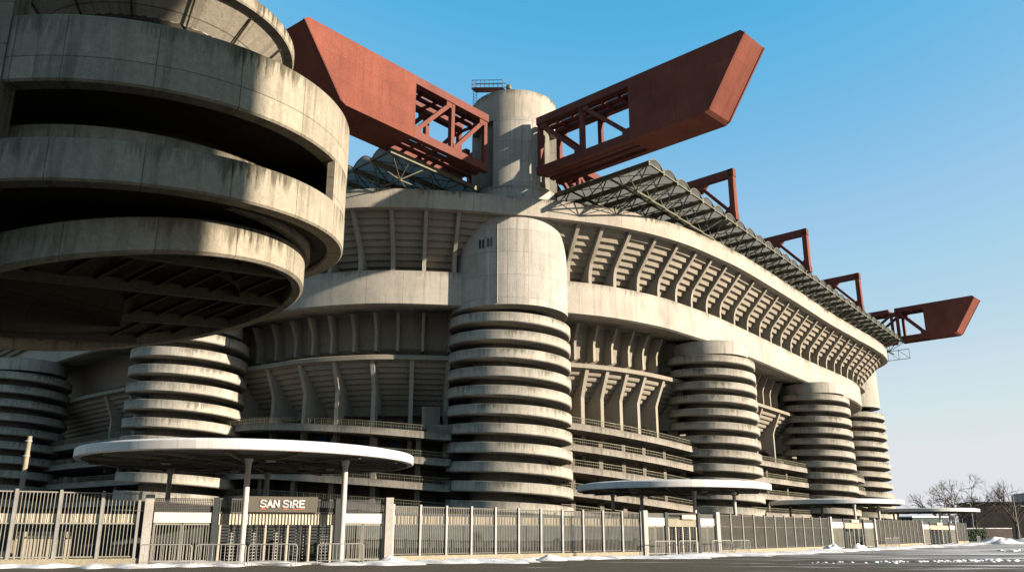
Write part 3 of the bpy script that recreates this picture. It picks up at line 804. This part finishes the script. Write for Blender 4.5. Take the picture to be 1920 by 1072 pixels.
# ------------------------------------------------------------------ entrance canopies
def canopy(cx, cy, posts, label, zt=5.4, r=8.0, rear=None):
    c = thing('entrance_canopy', label, 'canopy', 'round white canopies over the entrance gates')
    m = MB()
    m.sweep(circle_frames(cx, cy, 0, 2 * math.pi, 96, r=r), [(r - .35, zt - .5), (r - .04, zt - .5), (r, zt - .46), (r, zt - .06), (r - .05, zt), (r - .5, zt + .02)])
    m.build('fascia', M['white'], c)
    m = MB()
    m.sweep(circle_frames(cx, cy, 0, 2 * math.pi, 96, r=r), [(.05, zt - .42), (r - .35, zt - .42), (r - .35, zt - .5)])
    m.sweep(circle_frames(cx, cy, 0, 2 * math.pi, 96, r=r), [(r - .5, zt + .01), (.05, zt + .06)])
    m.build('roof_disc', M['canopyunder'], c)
    m = MB()
    for k in range(8):
        a = math.pi * k / 8 + .15
        m.bar((cx + math.cos(a) * (r - .4), cy + math.sin(a) * (r - .4), zt - .56), (cx - math.cos(a) * (r - .4), cy - math.sin(a) * (r - .4), zt - .56), .12, .14)
    for rr in (3.2, 5.6):
        pts = [(cx + math.cos(t) * rr, cy + math.sin(t) * rr, zt - .55) for t in [2 * math.pi * q / 24 for q in range(25)]]
        for q in range(24): m.bar(pts[q], pts[q + 1], .09, .12)
    m.build('roof_beams', M['steel'], c)
    for k in range(4):
        a = 1.57 * k + .5
        q = MB(); q.box((cx + math.cos(a) * r * .5, cy + math.sin(a) * r * .5, zt - .66), (.5, .2, .1)); q.build('light_fitting', M['post'], c)
    m = MB()                                       # thin snow left on the roof
    m.sweep(circle_frames(cx, cy, 0, 2 * math.pi, 64, r=r), [(r - .25, zt + .025), (r - .6, zt + .10), (.05, zt + .12)])
    m.build('roof_snow', M['snow'], c)
    for (px, py, zb) in posts:
        m = MB(); m.tube([(px, py, zb), (px, py, zt - .55)], .15, 14); m.tube([(px, py, zb), (px, py, zb + .06)], .26, 12)
        m.tube([(px, py, zt - .9), (px, py, zt - .6)], [.17, .24], 12)
        m.build('post', M['post'], c)
    return c
canopy(-15.4, 51.6, [(-14.05, 46.5, 0), (-9.2, 48.2, 0), (-21.5, 55, 0), (-16.2, 58, 0)], 'large white round canopy over the lettered gate at the left', 6.0, 9.5)
canopy(13.5, 73.9, [(14.6, 70.6, 0), (18.3, 72.6, 0), (8.6, 75.2, 0), (11.4, 77.5, 0)], 'white round canopy second from the left, right of the middle tower')
canopy(40.8, 111.4, [(40.2, 103.8, 0), (44.6, 107.6, 0), (35.6, 113.2, 0), (41, 117, 0)], 'white round canopy third from the left, in front of the far ramp towers')
canopy(70.8, 150.9, [(70.0, 145.0, 0), (73.8, 149.5, 0), (65.5, 152, 0), (68, 156, 0)], 'farthest and smallest white round canopy at the right end of the fence')

# ------------------------------------------------------------------ fence and gates
def fence_run(p, q, h0, h1, posts, label, bar=.04, gap=.14, mat='bars', band=True, plinth=.36):
    f = thing('fence', label, 'fence', 'steel fence runs round the stadium')
    p = Vector(p); q = Vector(q); d = q - p; Ln = d.length; d.normalize(); n = Vector((d.y, -d.x))
    ang = math.atan2(d.y, d.x); RM = Matrix.Rotation(ang, 3, 'Z')
    H = lambda t: h0 + (h1 - h0) * t / Ln
    def P(t, o, z): return Vector((p.x + d.x * t + n.x * o, p.y + d.y * t + n.y * o, z))
    m = MB(); m.bar(P(0, -.02, plinth / 2), P(Ln, -.02, plinth / 2), .3, plinth); m.build('plinth', M['plinth'], f)
    ts = posts
    for t in ts:
        m = MB(); m.box(P(t, .03, H(t) / 2 + .04), (.13, .13, H(t) + .08), RM); m.build('post', M['galv'], f)
    for a, b in zip(ts[:-1], ts[1:]):
        m = MB(); k = max(1, int((b - a - .12) / gap)); 
        for i in range(k + 1):
            t = a + .09 + (b - a - .18) * i / k
            m.bar(P(t, 0, plinth + .06), P(t, 0, H(t) - .03), bar, bar * .8, up=(n.x, n.y, 0))
        for z in (plinth + .08, 2.05):
            m.bar(P(a + .07, -.02, z), P(b - .07, -.02, z), .05, .06)
        m.bar(P(a + .07, -.02, H(a) - .04), P(b - .07, -.02, H(b) - .04), .05, .06)
        m.build('bar_panel', M[mat], f)
        if band:
            m = MB(); kk = max(2, int((b - a - .3) / .2))
            for i in range(kk):
                t0 = a + .12 + (b - a - .24) * i / kk; t1 = t0 + (b - a - .24) / kk
                m.face([P(t0, -.06, 2.08), P((t0 + t1) / 2, -.11, 2.08), P((t0 + t1) / 2, -.11, 2.52), P(t0, -.06, 2.52)])
                m.face([P((t0 + t1) / 2, -.11, 2.08), P(t1, -.06, 2.08), P(t1, -.06, 2.52), P((t0 + t1) / 2, -.11, 2.52)])
            m.build('ribbed_strip', M['slat'], f)
    return f
def evenly(Ln, n): return [.06 + (Ln - .12) * i / n for i in range(n + 1)]
FA0, FA1 = Vector((-28.4, 42.35)), Vector((-18.95, 45.6))
FB0, FB1 = Vector((-6.75, 49.9)), Vector((8.95, 61.6))
FC0, FC1 = Vector((15.6, 67.5)), Vector((30.6, 86.0))
FD0, FD1 = Vector((39.6, 97.3)), Vector((52.3, 113.9))
FE0, FE1 = Vector((68.0, 136.6)), Vector((73, 143))
LA = (FA1 - FA0).length
fence_run(FA0, FA1, 3.66, 3.56, [.06, 2.15, 4.05, 6.05, 8.0, LA - .25], 'tall barred fence run with wide gaps at the left edge', .03, .165)
LB = (FB1 - FB0).length
fence_run(FB0, FB1, 3.08, 2.94, evenly(LB, 11), 'long dense barred fence run below the middle ramp tower', .04, .118, 'midbars')
fence_run(FC0, FC1, 2.94, 2.96, evenly((FC1 - FC0).length, 11), 'barred fence run between the second and third canopies', .045, .12, 'midbars')
fence_run(FD0, FD1, 2.98, 3.08, evenly((FD1 - FD0).length, 11), 'barred fence run between the third and farthest canopies', .05, .12, 'midbars')
fence_run(FE0, FE1, 3.05, 3.05, evenly((FE1 - FE0).length, 4), 'short last fence run at the far right end', .06, .10, 'darkbars')

def gate(p, q, h, label, tcount, wleft=.27, wright=.20):
    g = thing('entrance_gate', label, 'gate', 'entrance gates under the round canopies')
    p = Vector(p); q = Vector(q); d = q - p; Ln = d.length; d.normalize(); n = Vector((d.y, -d.x))
    RM = Matrix.Rotation(math.atan2(d.y, d.x), 3, 'Z')
    def P(t, o, z): return Vector((p.x + d.x * t + n.x * o, p.y + d.y * t + n.y * o, z))
    for t in (.22, Ln - .2):
        m = MB(); m.box(P(t, .05, h / 2 + .05), (.42, .42, h + .1), RM); m.build('pillar', M['pillar'], g)
    a = Ln * wleft; b = Ln * (1 - wright)
    for t in (a, b):
        m = MB(); m.box(P(t, -.02, h / 2), (.3, .3, h), RM); m.build('dark_post', M['darksteel'], g)
    for (t0, t1) in ((.5, a - .2), (b + .2, Ln - .45)):
        m = MB()                                  # wire mesh above
        for i in range(int((t1 - t0) / .09) + 1):
            t = t0 + (t1 - t0) * i / int((t1 - t0) / .09); m.bar(P(t, 0, 2.66), P(t, 0, h - .08), .035)
        for z in [2.66 + (h - 2.74) * k / 8 for k in range(9)]: m.bar(P(t0, 0, z), P(t1, 0, z), .035)
        m.build('mesh_panel', M['darkbars'], g)
        m = MB(); m.box(P((t0 + t1) / 2, .03, 2.36), (t1 - t0, .1, .52), RM); m.build('board', M['whiteboard'], g)
        nl = max(2, round((t1 - t0) / 1.15))
        for k in range(nl):
            u0 = t0 + (t1 - t0) * k / nl; u1 = t0 + (t1 - t0) * (k + 1) / nl
            m = MB()
            for (x0, z0, x1, z1) in ((u0 + .05, .16, u0 + .05, 2.06), (u1 - .05, .16, u1 - .05, 2.06), (u0 + .05, .2, u1 - .05, .2), (u0 + .05, 2.03, u1 - .05, 2.03)):
                m.bar(P(x0, 0, z0), P(x1, 0, z1), .08)
            for i in range(1, 9):
                t = u0 + .05 + (u1 - u0 - .1) * i / 9; m.bar(P(t, 0, .2), P(t, 0, 2.03), .035)
            m.build('barred_leaf', M['bars'], g)
    m = MB()                                      # ribbed header over the turnstiles
    k = int((b - a - .4) / .17)
    for i in range(k):
        t0 = a + .2 + (b - a - .4) * i / k; t1 = t0 + (b - a - .4) / k; tm = (t0 + t1) / 2
        m.face([P(t0, .0, 2.02), P(tm, -.07, 2.02), P(tm, -.07, 2.6), P(t0, .0, 2.6)])
        m.face([P(tm, -.07, 2.02), P(t1, .0, 2.02), P(t1, .0, 2.6), P(tm, -.07, 2.6)])
    m.build('ribbed_header', M['slat'], g)
    m = MB()
    for i in range(int((b - a) / .12)):
        t = a + .2 + .12 * i
        if t < b - .15: m.bar(P(t, -.03, 2.6), P(t, -.03, h - .08), .05)
    m.bar(P(a, -.03, h - .08), P(b, -.03, h - .08), .08); m.bar(P(a, -.03, 2.62), P(b, -.03, 2.62), .08)
    m.build('mesh_panel', M['darkbars'], g)
    for i in range(tcount + 1):
        t = a + .3 + (b - a - .6) * i / tcount
        m = MB(); m.box(P(t, -.02, 1.0), (.09, .12, 2.0), RM); m.build('mullion', M['slat'], g)
    return P, a, b, Ln, RM
gates = []
gates.append(gate(FA1, FB0, 3.4, 'left entrance gate below the large canopy with white boards and turnstiles', 5, .27, .235))
gates.append(gate(FB1, FC0, 3.0, 'entrance gate with two white boards under the second canopy', 4, .30, .27))
gates.append(gate(FC1, FD0, 3.0, 'entrance gate with white boards below the third canopy', 4, .3, .27))
gates.append(gate(FD1, FE0, 3.05, 'far entrance gate under the farthest canopy', 5, .22, .2))
# turnstiles behind the gates
tsl = ('full height steel turnstile in the left gate', 'full height steel turnstile in the gate under the second canopy', 'full height turnstile in the gate under the third canopy', 'full height turnstile in the far gate')
def make_turnstile():
    t = thing('turnstile', tsl[0], 'turnstile', 'turnstiles of the left gate')
    m = MB(); m.tube([(0, 0, 0), (0, 0, 2.05)], .06, 8)
    for k in range(11):
        z = .25 + .165 * k
        for a in (0, 120, 240):
            m.tube([(0, 0, z), (math.cos(R(a + 20)) * .62, math.sin(R(a + 20)) * .62, z)], .028, 5)
    m.build('rotor', M['galv'], t)
    m = MB()
    for a in range(190, 352, 18):
        m.tube([(math.cos(R(a + 90)) * .74, math.sin(R(a + 90)) * .74, 0), (math.cos(R(a + 90)) * .74, math.sin(R(a + 90)) * .74, 2.1)], .025, 5)
    m.box((0, .2, 2.1), (1.5, 1.2, .08))
    m.build('cage', M['darkbars'], t)
    return t
proto = make_turnstile(); first = True
for gi, cnt in enumerate((5, 4, 4, 5)):
    P, a, b, Ln, RM = gates[gi]
    for k in range(cnt):
        t = proto if first else copy_tree(proto); first = False
        u = a + .3 + (b - a - .6) * (k + .5) / cnt
        q = P(u, -.95, 0); t.location = q; d = P(1, 0, 0) - P(0, 0, 0); t.rotation_euler = (0, 0, math.atan2(d.y, d.x))
        t['label'] = tsl[gi]; t['group'] = ('turnstiles of the left gate', 'turnstiles under the second canopy', 'turnstiles under the third canopy', 'turnstiles of the far gate')[gi]

# added solid dark backdrop so the gaps between fence bars look dark
scr = thing('dark_backdrop', 'dark mesh screen standing a few metres inside the barred fence', 'screen')
SP = [(-34, 46.5), (-21.5, 50.2), (-9.5, 54.3), (5.2, 65.6), (11.5, 71.5), (26, 90), (35, 101.5), (47.5, 118), (63, 140)]
for (x0, y0), (x1, y1) in zip(SP[:-1], SP[1:]):
    m = MB(); p_ = Vector((x0, y0, 0)); q_ = Vector((x1, y1, 0)); nn_ = max(1, int((q_ - p_).length / 2.6))
    for i in range(nn_ + 1):
        c_ = p_.lerp(q_, i / nn_); m.box((c_.x, c_.y, 1.5), (.1, .1, 3.0))
    m.bar(p_ + Vector((0, 0, 1.45)), q_ + Vector((0, 0, 1.45)), .04, 2.7)
    m.build('mesh_panel', M['darksteel'], scr)  # solid sheet of the added backdrop, no mesh
# the added backdrop also runs behind the gates
# sign boards
def sign(gi, t0, t1, z0, z1, label, text=None):
    P, a, b, Ln, RM = gates[gi]
    sg = thing('name_sign', label, 'sign')
    c = P((t0 + t1) / 2, .12, (z0 + z1) / 2)
    m = MB(); m.box(c, (t1 - t0, .08, z1 - z0), RM)
    bd = m.build('board', M['sign'] if text else M['slat'], sg)
    d = P(1, 0, 0) - P(0, 0, 0); ang = math.atan2(d.y, d.x)
    if text:
        x = 0
        # simple stroke letters
        G = {'S': [[(1, .86), (.8, .98), (.5, 1.0), (.2, .97), (.04, .8), (.1, .62), (.4, .53), (.7, .46), (.95, .36), (.97, .17), (.78, .03), (.5, 0), (.2, .02), (0, .15)]],
             'A': [[(0, 0), (.5, 1), (1, 0)], [(.2, .3), (.8, .3)]], 'N': [[(.05, 0), (.05, 1), (.95, 0), (.95, 1)]],
             'I': [[(.5, 0), (.5, .8)]], 'R': [[(.05, 0), (.05, 1), (.65, 1), (.92, .86), (.92, .62), (.65, .48), (.05, .48)], [(.5, .48), (.95, 0)]],
             'E': [[(.95, 1), (.05, 1), (.05, 0), (.95, 0)], [(.05, .52), (.8, .52)]]}
        H = (z1 - z0) * .42; W = H * .78
        adv = {'I': .62}
        total = sum(W * (adv.get(ch, 1.28) if ch != ' ' else .55) for ch in text) - W * .28
        tx = (t0 + t1) / 2 - total / 2 + .02; zb = z0 + (z1 - z0) * .33
        m = MB(); ul = MB(); wi = 0
        for k, ch in enumerate(text):
            if ch == ' ': tx += W * .55; continue
            w_ = W if ch != 'I' else W * .34
            for st in G[ch]:
                for (x0, y0), (x1, y1) in zip(st[:-1], st[1:]):
                    A = P(tx + x0 * w_, .185, zb + y0 * H); B = P(tx + x1 * w_, .185, zb + y1 * H)
                    e = (B - A).normalized() * .03
                    m.bar(A - e, B + e, .07, .04, up=P(0, 1, 0) - P(0, 0, 0))
            if k in (0, 4, 6, 7):
                ul.bar(P(tx - .02, .18, zb - .10), P(tx + w_ + .02, .18, zb - .10), .02, .035)
            tx += W * adv.get(ch, 1.28)
        m.build('lettering', M['letter'], bd); ul.build('underline', M['orange'], bd)
    return sg
P0, a0, b0, L0, _ = gates[0]
sign(0, 5.0, 8.75, 2.66, 3.48, 'dark sign board lettered SAN SIRE above the left gate', 'SAN SIRE')
sign(1, gates[1][3] * .50, gates[1][3] * .68, 2.55, 2.85, 'small pale sign plate above the gate under the second canopy')
sign(2, gates[2][3] * .46, gates[2][3] * .62, 2.62, 2.88, 'small pale sign plate above the gate under the third canopy')
sign(3, gates[3][3] * .42, gates[3][3] * .58, 2.62, 2.95, 'small pale sign plate above the far gate')

# crowd barriers
def make_barrier():
    b = thing('crowd_barrier', '', 'barrier', 'steel crowd barriers in front of the gates')
    W = 2.35; H = 1.02; r = .14
    pts = [(-W / 2, 0, .02), (-W / 2, 0, H - r)] + [(-W / 2 + r - r * math.cos(t), 0, H - r + r * math.sin(t)) for t in (.5, 1.05, 1.57)] + \
          [(W / 2 - r + r * math.sin(t), 0, H - r + r * math.cos(t)) for t in (0, .5, 1.05, 1.57)] + [(W / 2, 0, .02)]
    m = MB(); m.tube(pts, .03, 7); m.tube([(-W / 2, 0, .2), (W / 2, 0, .2)], .022, 6); m.build('frame', M['galv'], b)
    m = MB()
    for k in range(1, 12): m.tube([(-W / 2 + W * k / 12, 0, .2), (-W / 2 + W * k / 12, 0, H - .03)], .016, 5, False)
    m.build('infill_bars', M['galv'], b)
    for sx in (-W / 2 + .2, W / 2 - .2):
        m = MB(); m.bar((sx, -.3, .03), (sx, .3, .03), .05, .04); m.bar((sx, 0, .03), (sx, 0, .2), .04); m.build('foot', M['galv'], b)
    return b
bar0 = make_barrier()
blist = [((-16.9, 43.75), .22, 'leftmost crowd barrier, beside the left gate pillar'), ((-14.4, 44.3), .24, 'crowd barrier in front of the left canopy post'),
         ((-12.0, 44.95), .24, 'crowd barrier below the lettered sign board'), ((-8.9, 46.5), .3, 'crowd barrier at the right post of the large canopy'),
         ((10.6, 61.7), .75, 'dull crowd barrier by the left pillar of the second gate'), ((12.6, 63.7), .78, 'dull crowd barrier left of the second canopy front post'),
         ((15.6, 66.5), .72, 'bright crowd barrier right of the second canopy front post'), ((17.5, 68.2), .75, 'bright crowd barrier by the right pillar of the second gate'),
         ((40.9, 97.0), .9, 'crowd barrier below the third canopy, nearer one'), ((42.6, 99.0), .9, 'crowd barrier below the third canopy, farther one'),
         ((73.2, 140.0), .9, 'crowd barrier at the far right end of the fence')]
for k, ((x, y), a, lb) in enumerate(blist):
    o = bar0 if k == 0 else copy_tree(bar0)
    o.location = (x, y, .03); o.rotation_euler = (0, 0, a); o['label'] = lb

# weathered pole behind the left fence
pl = thing('old_pole', 'weathered leaning wooden pole behind the left barred fence', 'pole')
m = MB(); m.tube([(-26.6, 47.6, 0), (-26.55, 47.6, 6.7)], [.17, .12], 10); m.build('shaft', M['wood'], pl)
m = MB()
for z in (2.2, 4.6, 5.6, 6.4): m.tube([(-26.58, 47.6, z), (-26.58, 47.6, z + .08)], .18, 10)
m.build('bands', M['galv'], pl)
bs = thing('stacked_boards', 'stack of pale upright boards behind the left fence', 'boards')
m = MB()
for k in range(9):
    m.box((-25.0 + .27 * k, 45.15 + .1 * k, .9), (.22, .1, 1.5 + .06 * random.random()), Matrix.Rotation(.2, 3, 'Z'))
m.build('upright_boards', M['slat'], bs)

# ------------------------------------------------------------------ ground, road, snow
m = MB()
g = 3000
m.face([(-g, -g, 0), (g, -g, 0), (g, g, 0), (-g, g, 0)])
tag(m.build('ground', M['ground']), None, None, kind='structure')
kerb = [(-70, 26.5), (-28.6, 40.75), (-19.0, 44.0), (-6.5, 48.3), (9.4, 59.9), (16.3, 66.2), (31.6, 84.6), (41, 96.2), (53.3, 112.4), (70, 135), (76, 140), (100, 150), (170, 170), (300, 190)]
m = MB()
for (x0, y0), (x1, y1) in zip(kerb[:-1], kerb[1:]):
    m.face([(x0 * 1.0, y0 - .2, .004), (x0, -60 if x0 < 170 else -60, .004), (x1, -60, .004), (x1, y1 - .2, .004)])
tag(m.build('road', M['road']), None, None, kind='structure')
def snow_strip(path, wid, hgt, seed, name, ragged=.5):
    m = MB(); P_ = [Vector(p) for p in path]
    pts = []
    for a, b in zip(P_[:-1], P_[1:]):
        n = max(2, int((b - a).length / .22))
        pts += [a.lerp(b, i / n) for i in range(n)]
    rows = []
    K = 8
    for i, p in enumerate(pts):
        q = pts[min(i + 1, len(pts) - 1)] - pts[max(i - 1, 0)]; q.normalize(); nn = Vector((q.y, -q.x))
        wv = max(.15, wid * (.66 + ragged * 1.6 * noise.noise((p.x * .22 + seed, p.y * .22, 0)) + .45 * noise.noise((p.x * .9, p.y * .9, seed))))
        hv = hgt * (.55 + .8 * max(0, noise.noise((p.x * .28, p.y * .28, seed + 3))) + .5 * noise.noise((p.x * 1.1, p.y * 1.1, seed + 7)))
        row = []
        for k in range(K + 1):
            t = k / K
            z = max(0, hv) * math.sin(math.pi * min(1, .22 + t * .78)) ** .8 + .05 * (noise.noise((p.x * 2.5, p.y * 2.5, k * .7 + seed))) * (1 - abs(2 * t - 1)) * (hgt / .2)
            c = p + nn * (wv * t)
            row.append((c.x, c.y, (z + .012) if 0 < k < K else (-.02 if k == K else max(.02, z * .5))))
        rows.append(row)
    m.grid(rows)
    return tag(m.build(name, M['snow']), 'pale bank of old snow along the foot of the fence', 'snow', kind='stuff')
snow_strip([(x - .3, y + 1.05) for x, y in kerb[:-2]], 4.7, .2, 1.3, 'snow_bank', .35)
def snow_heap(x, y, r, h, label, seed):
    m = MB(); rows = []
    for i in range(9):
        t = i / 8; row = []
        for k in range(25):
            a = 2 * math.pi * k / 24
            rr = r * t * (1 + .28 * noise.noise((math.cos(a) * 1.3 + seed, math.sin(a) * 1.3, t)))
            z = h * (1 - t ** 1.6) * (1 + .5 * noise.noise((math.cos(a) * t * 2.4, math.sin(a) * t * 2.4, seed))) - .02
            row.append((x + math.cos(a) * rr * 1.3, y + math.sin(a) * rr * .8, max(-.03, z)))
        rows.append(row)
    m.grid(rows)
    return tag(m.build('snow_heap', M['snow']), label, 'snow heap', 'heaps of shovelled snow')
snow_heap(-6.3, 47.8, .9, .42, 'low snow heap left of the long dense fence run', 1)
snow_heap(2.3, 53.7, .8, .34, 'small snow heap below the middle ramp tower', 2)
snow_heap(29.3, 81.8, .85, .62, 'tall lumpy snow heap near the third gate', 3)
snow_heap(33.4, 86.4, .75, .6, 'tall snow heap at the left pillar of the third gate', 4)
snow_heap(74.0, 134, 2.0, .8, 'snow heap at the end of the fence by the last barrier', 5)
snow_heap(76.5, 141, 2.6, .9, 'wide snow heap in front of the low dark wall', 6)
snow_heap(88, 150, 3.2, .9, 'snow heap at the far right below the teal container', 7)
# broken ridge of snow lumps on the road
m = MB()
def lump(mb, x, y, r):
    rows = []
    for i in range(5):
        t = i / 4
        rows.append([(x + math.cos(a) * r * math.sin(t * 1.57) * (1 + .3 * noise.noise((x + math.cos(a), y + math.sin(a), t))) * 1.4, y + math.sin(a) * r * math.sin(t * 1.57), r * .75 * math.cos(t * 1.57) - .01) for a in [2 * math.pi * k / 10 for k in range(11)]])
    mb.grid(rows)
for k in range(75):
    t = random.random() ** .7
    x = 15 + 15.2 * t + random.gauss(0, .3); y = 49.0 + 4.3 * t + random.gauss(0, .75)
    lump(m, x, y, random.uniform(.03, .09) + .13 * t * random.random())
for k in range(55):
    t = random.random(); x = 44 + 16 * t; y = 80 + 8 * t + random.gauss(0, 1.2)
    lump(m, x, y, random.uniform(.06, .24))
tag(m.build('snow_ridge', M['snow']), 'broken ridge of snow lumps lying on the dark road', 'snow', kind='stuff')

# ------------------------------------------------------------------ far right background
def tree(x, y, h, seed, label, spread=.55, depth=6, trunk=.28, nb=3):
    rnd = random.Random(seed)
    t = thing('bare_tree', label, 'tree', 'bare winter trees beyond the fence')
    tr = MB(); cr = MB()
    def grow(p, d, ln, r, lev):
        q = p + d * ln; mid = p.lerp(q, .5) + Vector((rnd.gauss(0, .05), rnd.gauss(0, .05), 0)) * ln
        (tr if lev == 0 else cr).tube([p, mid, q], [r, r * .85, r * .68], 7 if lev < 2 else (4 if lev < 4 else 3), False)
        if lev >= depth: return
        for k in range(nb if lev else nb + 1):
            a = rnd.uniform(0, 6.28); tl = rnd.uniform(.35, spread + .35)
            side = d.orthogonal().normalized(); side.rotate(Matrix.Rotation(a, 3, d).to_quaternion())
            nd = (d * math.cos(tl) + side * math.sin(tl) + Vector((0, 0, .12))).normalized()
            grow(mid.lerp(q, rnd.uniform(.3, 1.0)), nd, ln * rnd.uniform(.58, .82), max(.018, r * .58), lev + 1)
    grow(Vector((x, y, -.1)), Vector((0, 0, 1)), h * .27, trunk, 0)
    tr.build('trunk', M['bark'], t); cr.build('crown', M['twig'], t)
    return t
tree(101.5, 210, 17, 3, 'bare tree with few thick branches left of the broad bare tree', .5, 5, .3)
tree(109.0, 215, 20.5, 5, 'broad bare tree with a dense rounded crown above the farthest canopy', .62, 6, .36, 3)
tree(114.0, 218, 16, 8, 'dense bare tree just right of the broad one', .65, 6, .3, 3)
tree(117.0, 205, 19.0, 12, 'tall slim bare tree near the right edge with open branches', .38, 5, .26)
tree(122.5, 216, 20, 15, 'bare tree cut by the right edge of the frame', .55, 5, .3)
tree(121, 245, 11, 18, 'low bare tree behind the broad bare tree', .6, 6, .3)
tree(119.5, 200, 9, 21, 'low bushy bare tree in front of the long dark brick building', .65, 6, .25)
tree(92, 260, 12, 23, 'small bare tree just right of the far ramp tower', .6, 5, .3)
def building(x, y, w_, d_, h, ang, label, mat, roofmat='snow', wins=True):
    b = thing('building', label, 'building')
    RM = Matrix.Rotation(ang, 3, 'Z')
    m = MB(); m.box((x, y, h / 2), (w_, d_, h), RM); m.build('wall', M[mat], b)
    m = MB(); m.box((x, y, h + .15), (w_ + .6, d_ + .6, .3), RM); m.build('roof', M[roofmat], b)
    if wins:
        for i in range(int(w_ / 4)):
            for k in range(int(h / 3)):
                q = RM @ Vector((-w_ / 2 + 2 + 4 * i, -d_ / 2 - .03, 0)); m = MB()
                m.box((x + q.x, y + q.y, 1.9 + 3 * k), (1.6, .12, 1.4), RM); m.build('window', M['glass'], b)
    return b
building(166, 246, 74, 14, 9.6, -.25, 'long dark brick building behind the bare trees', 'brick', 'brick', False)
building(163, 262, 22, 14, 12.6, -.2, 'pale house with a snowy roof at the right edge', 'render')
building(94.5, 205, 10, 6, 4.9, .3, 'low shed with snow on its flat roof beyond the fence', 'green', 'snow', False)
w1 = thing('boundary_wall', 'low dark wall capped with snow beyond the fence end', 'wall')
m = MB(); m.bar((89.5, 178, 1.2), (101, 180, 1.2), .3, 2.4); m.build('wall', M['brick'], w1)
m = MB(); m.bar((89.5, 178, 2.46), (101, 180, 2.46), .5, .14); m.build('coping_snow', M['snow'], w1)
ct = thing('shipping_container', 'dark teal ribbed container standing at the far right', 'container')
m = MB()
for k in range(8): m.box((93.0 + .42 * k, 160 + .05 * k, 1.35), (.40, 2.4 + .1 * (k % 2), 2.5))
m.build('ribbed_body', M['green'], ct)
m = MB(); m.box((96.3, 160.4, 1.35), (.12, 2.2, 2.4)); m.build('door', M['darksteel'], ct)
def lamp(x, y, h, label, arm=0, head=True):
    l = thing('street_lamp', label, 'street lamp', 'slim lamp posts at the far right')
    m = MB(); m.tube([(x, y, 0), (x, y, h * .5), (x, y, h)], [.11, .09, .06], 8); m.build('pole', M['galv'], l)
    m = MB(); m.tube([(x, y, h), (x - .5, y - .2, h + .1)], .045, 6); m.box((x - .7, y - .3, h + .1), (.6, .25, .12)); m.build('lamp_head', M['galv'], l)
    return l
lamp(99.7, 192, 7.6, 'slim lamp post right of the farthest canopy')
lamp(99.0, 174, 8.6, 'slim lamp post in front of the long dark brick building')
lamp(109, 188, 7.0, 'short slim lamp post at the right edge by the container')
# lamp whose head just enters the frame at the right
ll = thing('street_lamp', 'dark lamp head poking in at the right frame edge against the sky', 'street lamp')
m = MB(); m.tube([(31.4, 47.0, 0), (31.4, 47.0, 12.0)], [.12, .08], 10); m.build('pole', M['darksteel'], ll)
m = MB(); m.tube([(31.4, 47.0, 11.9), (30.6, 47.0, 12.05)], .05, 8); m.box((30.2, 47.0, 12.1), (1.0, .3, .16)); m.box((30.1, 47, 11.85), (.5, .25, .12)); m.build('lamp_head', M['darksteel'], ll)
hd = MB(); rnd = random.Random(4)
for k in range(2600):
    x = rnd.uniform(86, 93); y = 174 + (x - 86) * .12 + rnd.uniform(-1, 1); z = rnd.uniform(.1, 2.6) * (1 - .2 * rnd.random())
    v = Vector((rnd.gauss(0, 1), rnd.gauss(0, 1), rnd.gauss(0, 1))).normalized() * .16; u_ = v.orthogonal().normalized() * .12
    c = Vector((x, y, z)); hd.face([c - v, c + u_, c + v, c - u_])
tag(hd.build('hedge', M['hedge']), 'dark clipped hedge beyond the last fence run', 'hedge')

# ------------------------------------------------------------------ added block outside the frame, shaped to throw shade on the near ramp
blk_ = thing('shadow_block', 'added unseen block right of the view that shades the near ramp', 'building')
ax = Vector((math.cos(SUN_AZ), math.sin(SUN_AZ), 0)); ay = Vector((-ax.y, ax.x, 0)); RMb = Matrix.Rotation(SUN_AZ, 3, 'Z')
def blkp(a, b, z): return ax * a + ay * b + Vector((0, 0, z))
m = MB(); m.box(blkp(56, -4.5, 13), (30, 40, 26), RMb); m.build('lower_shadow_box', M['render'], blk_)
m = MB(); m.box(blkp(56, -1.9, 35.5), (30, 40, 19), RMb); m.build('upper_shadow_box', M['render'], blk_)  # offset so the shadow edge differs between upper and lower ramp turns
for k in range(12):  # window panels that dress the added block
    for i in range(8):
        m = MB(); m.box(blkp(40.97, -20 + 4.6 * i, 3 + 3.5 * k), (.2, 1.6, 1.7), RMb); m.build('window', M['glass'], blk_)
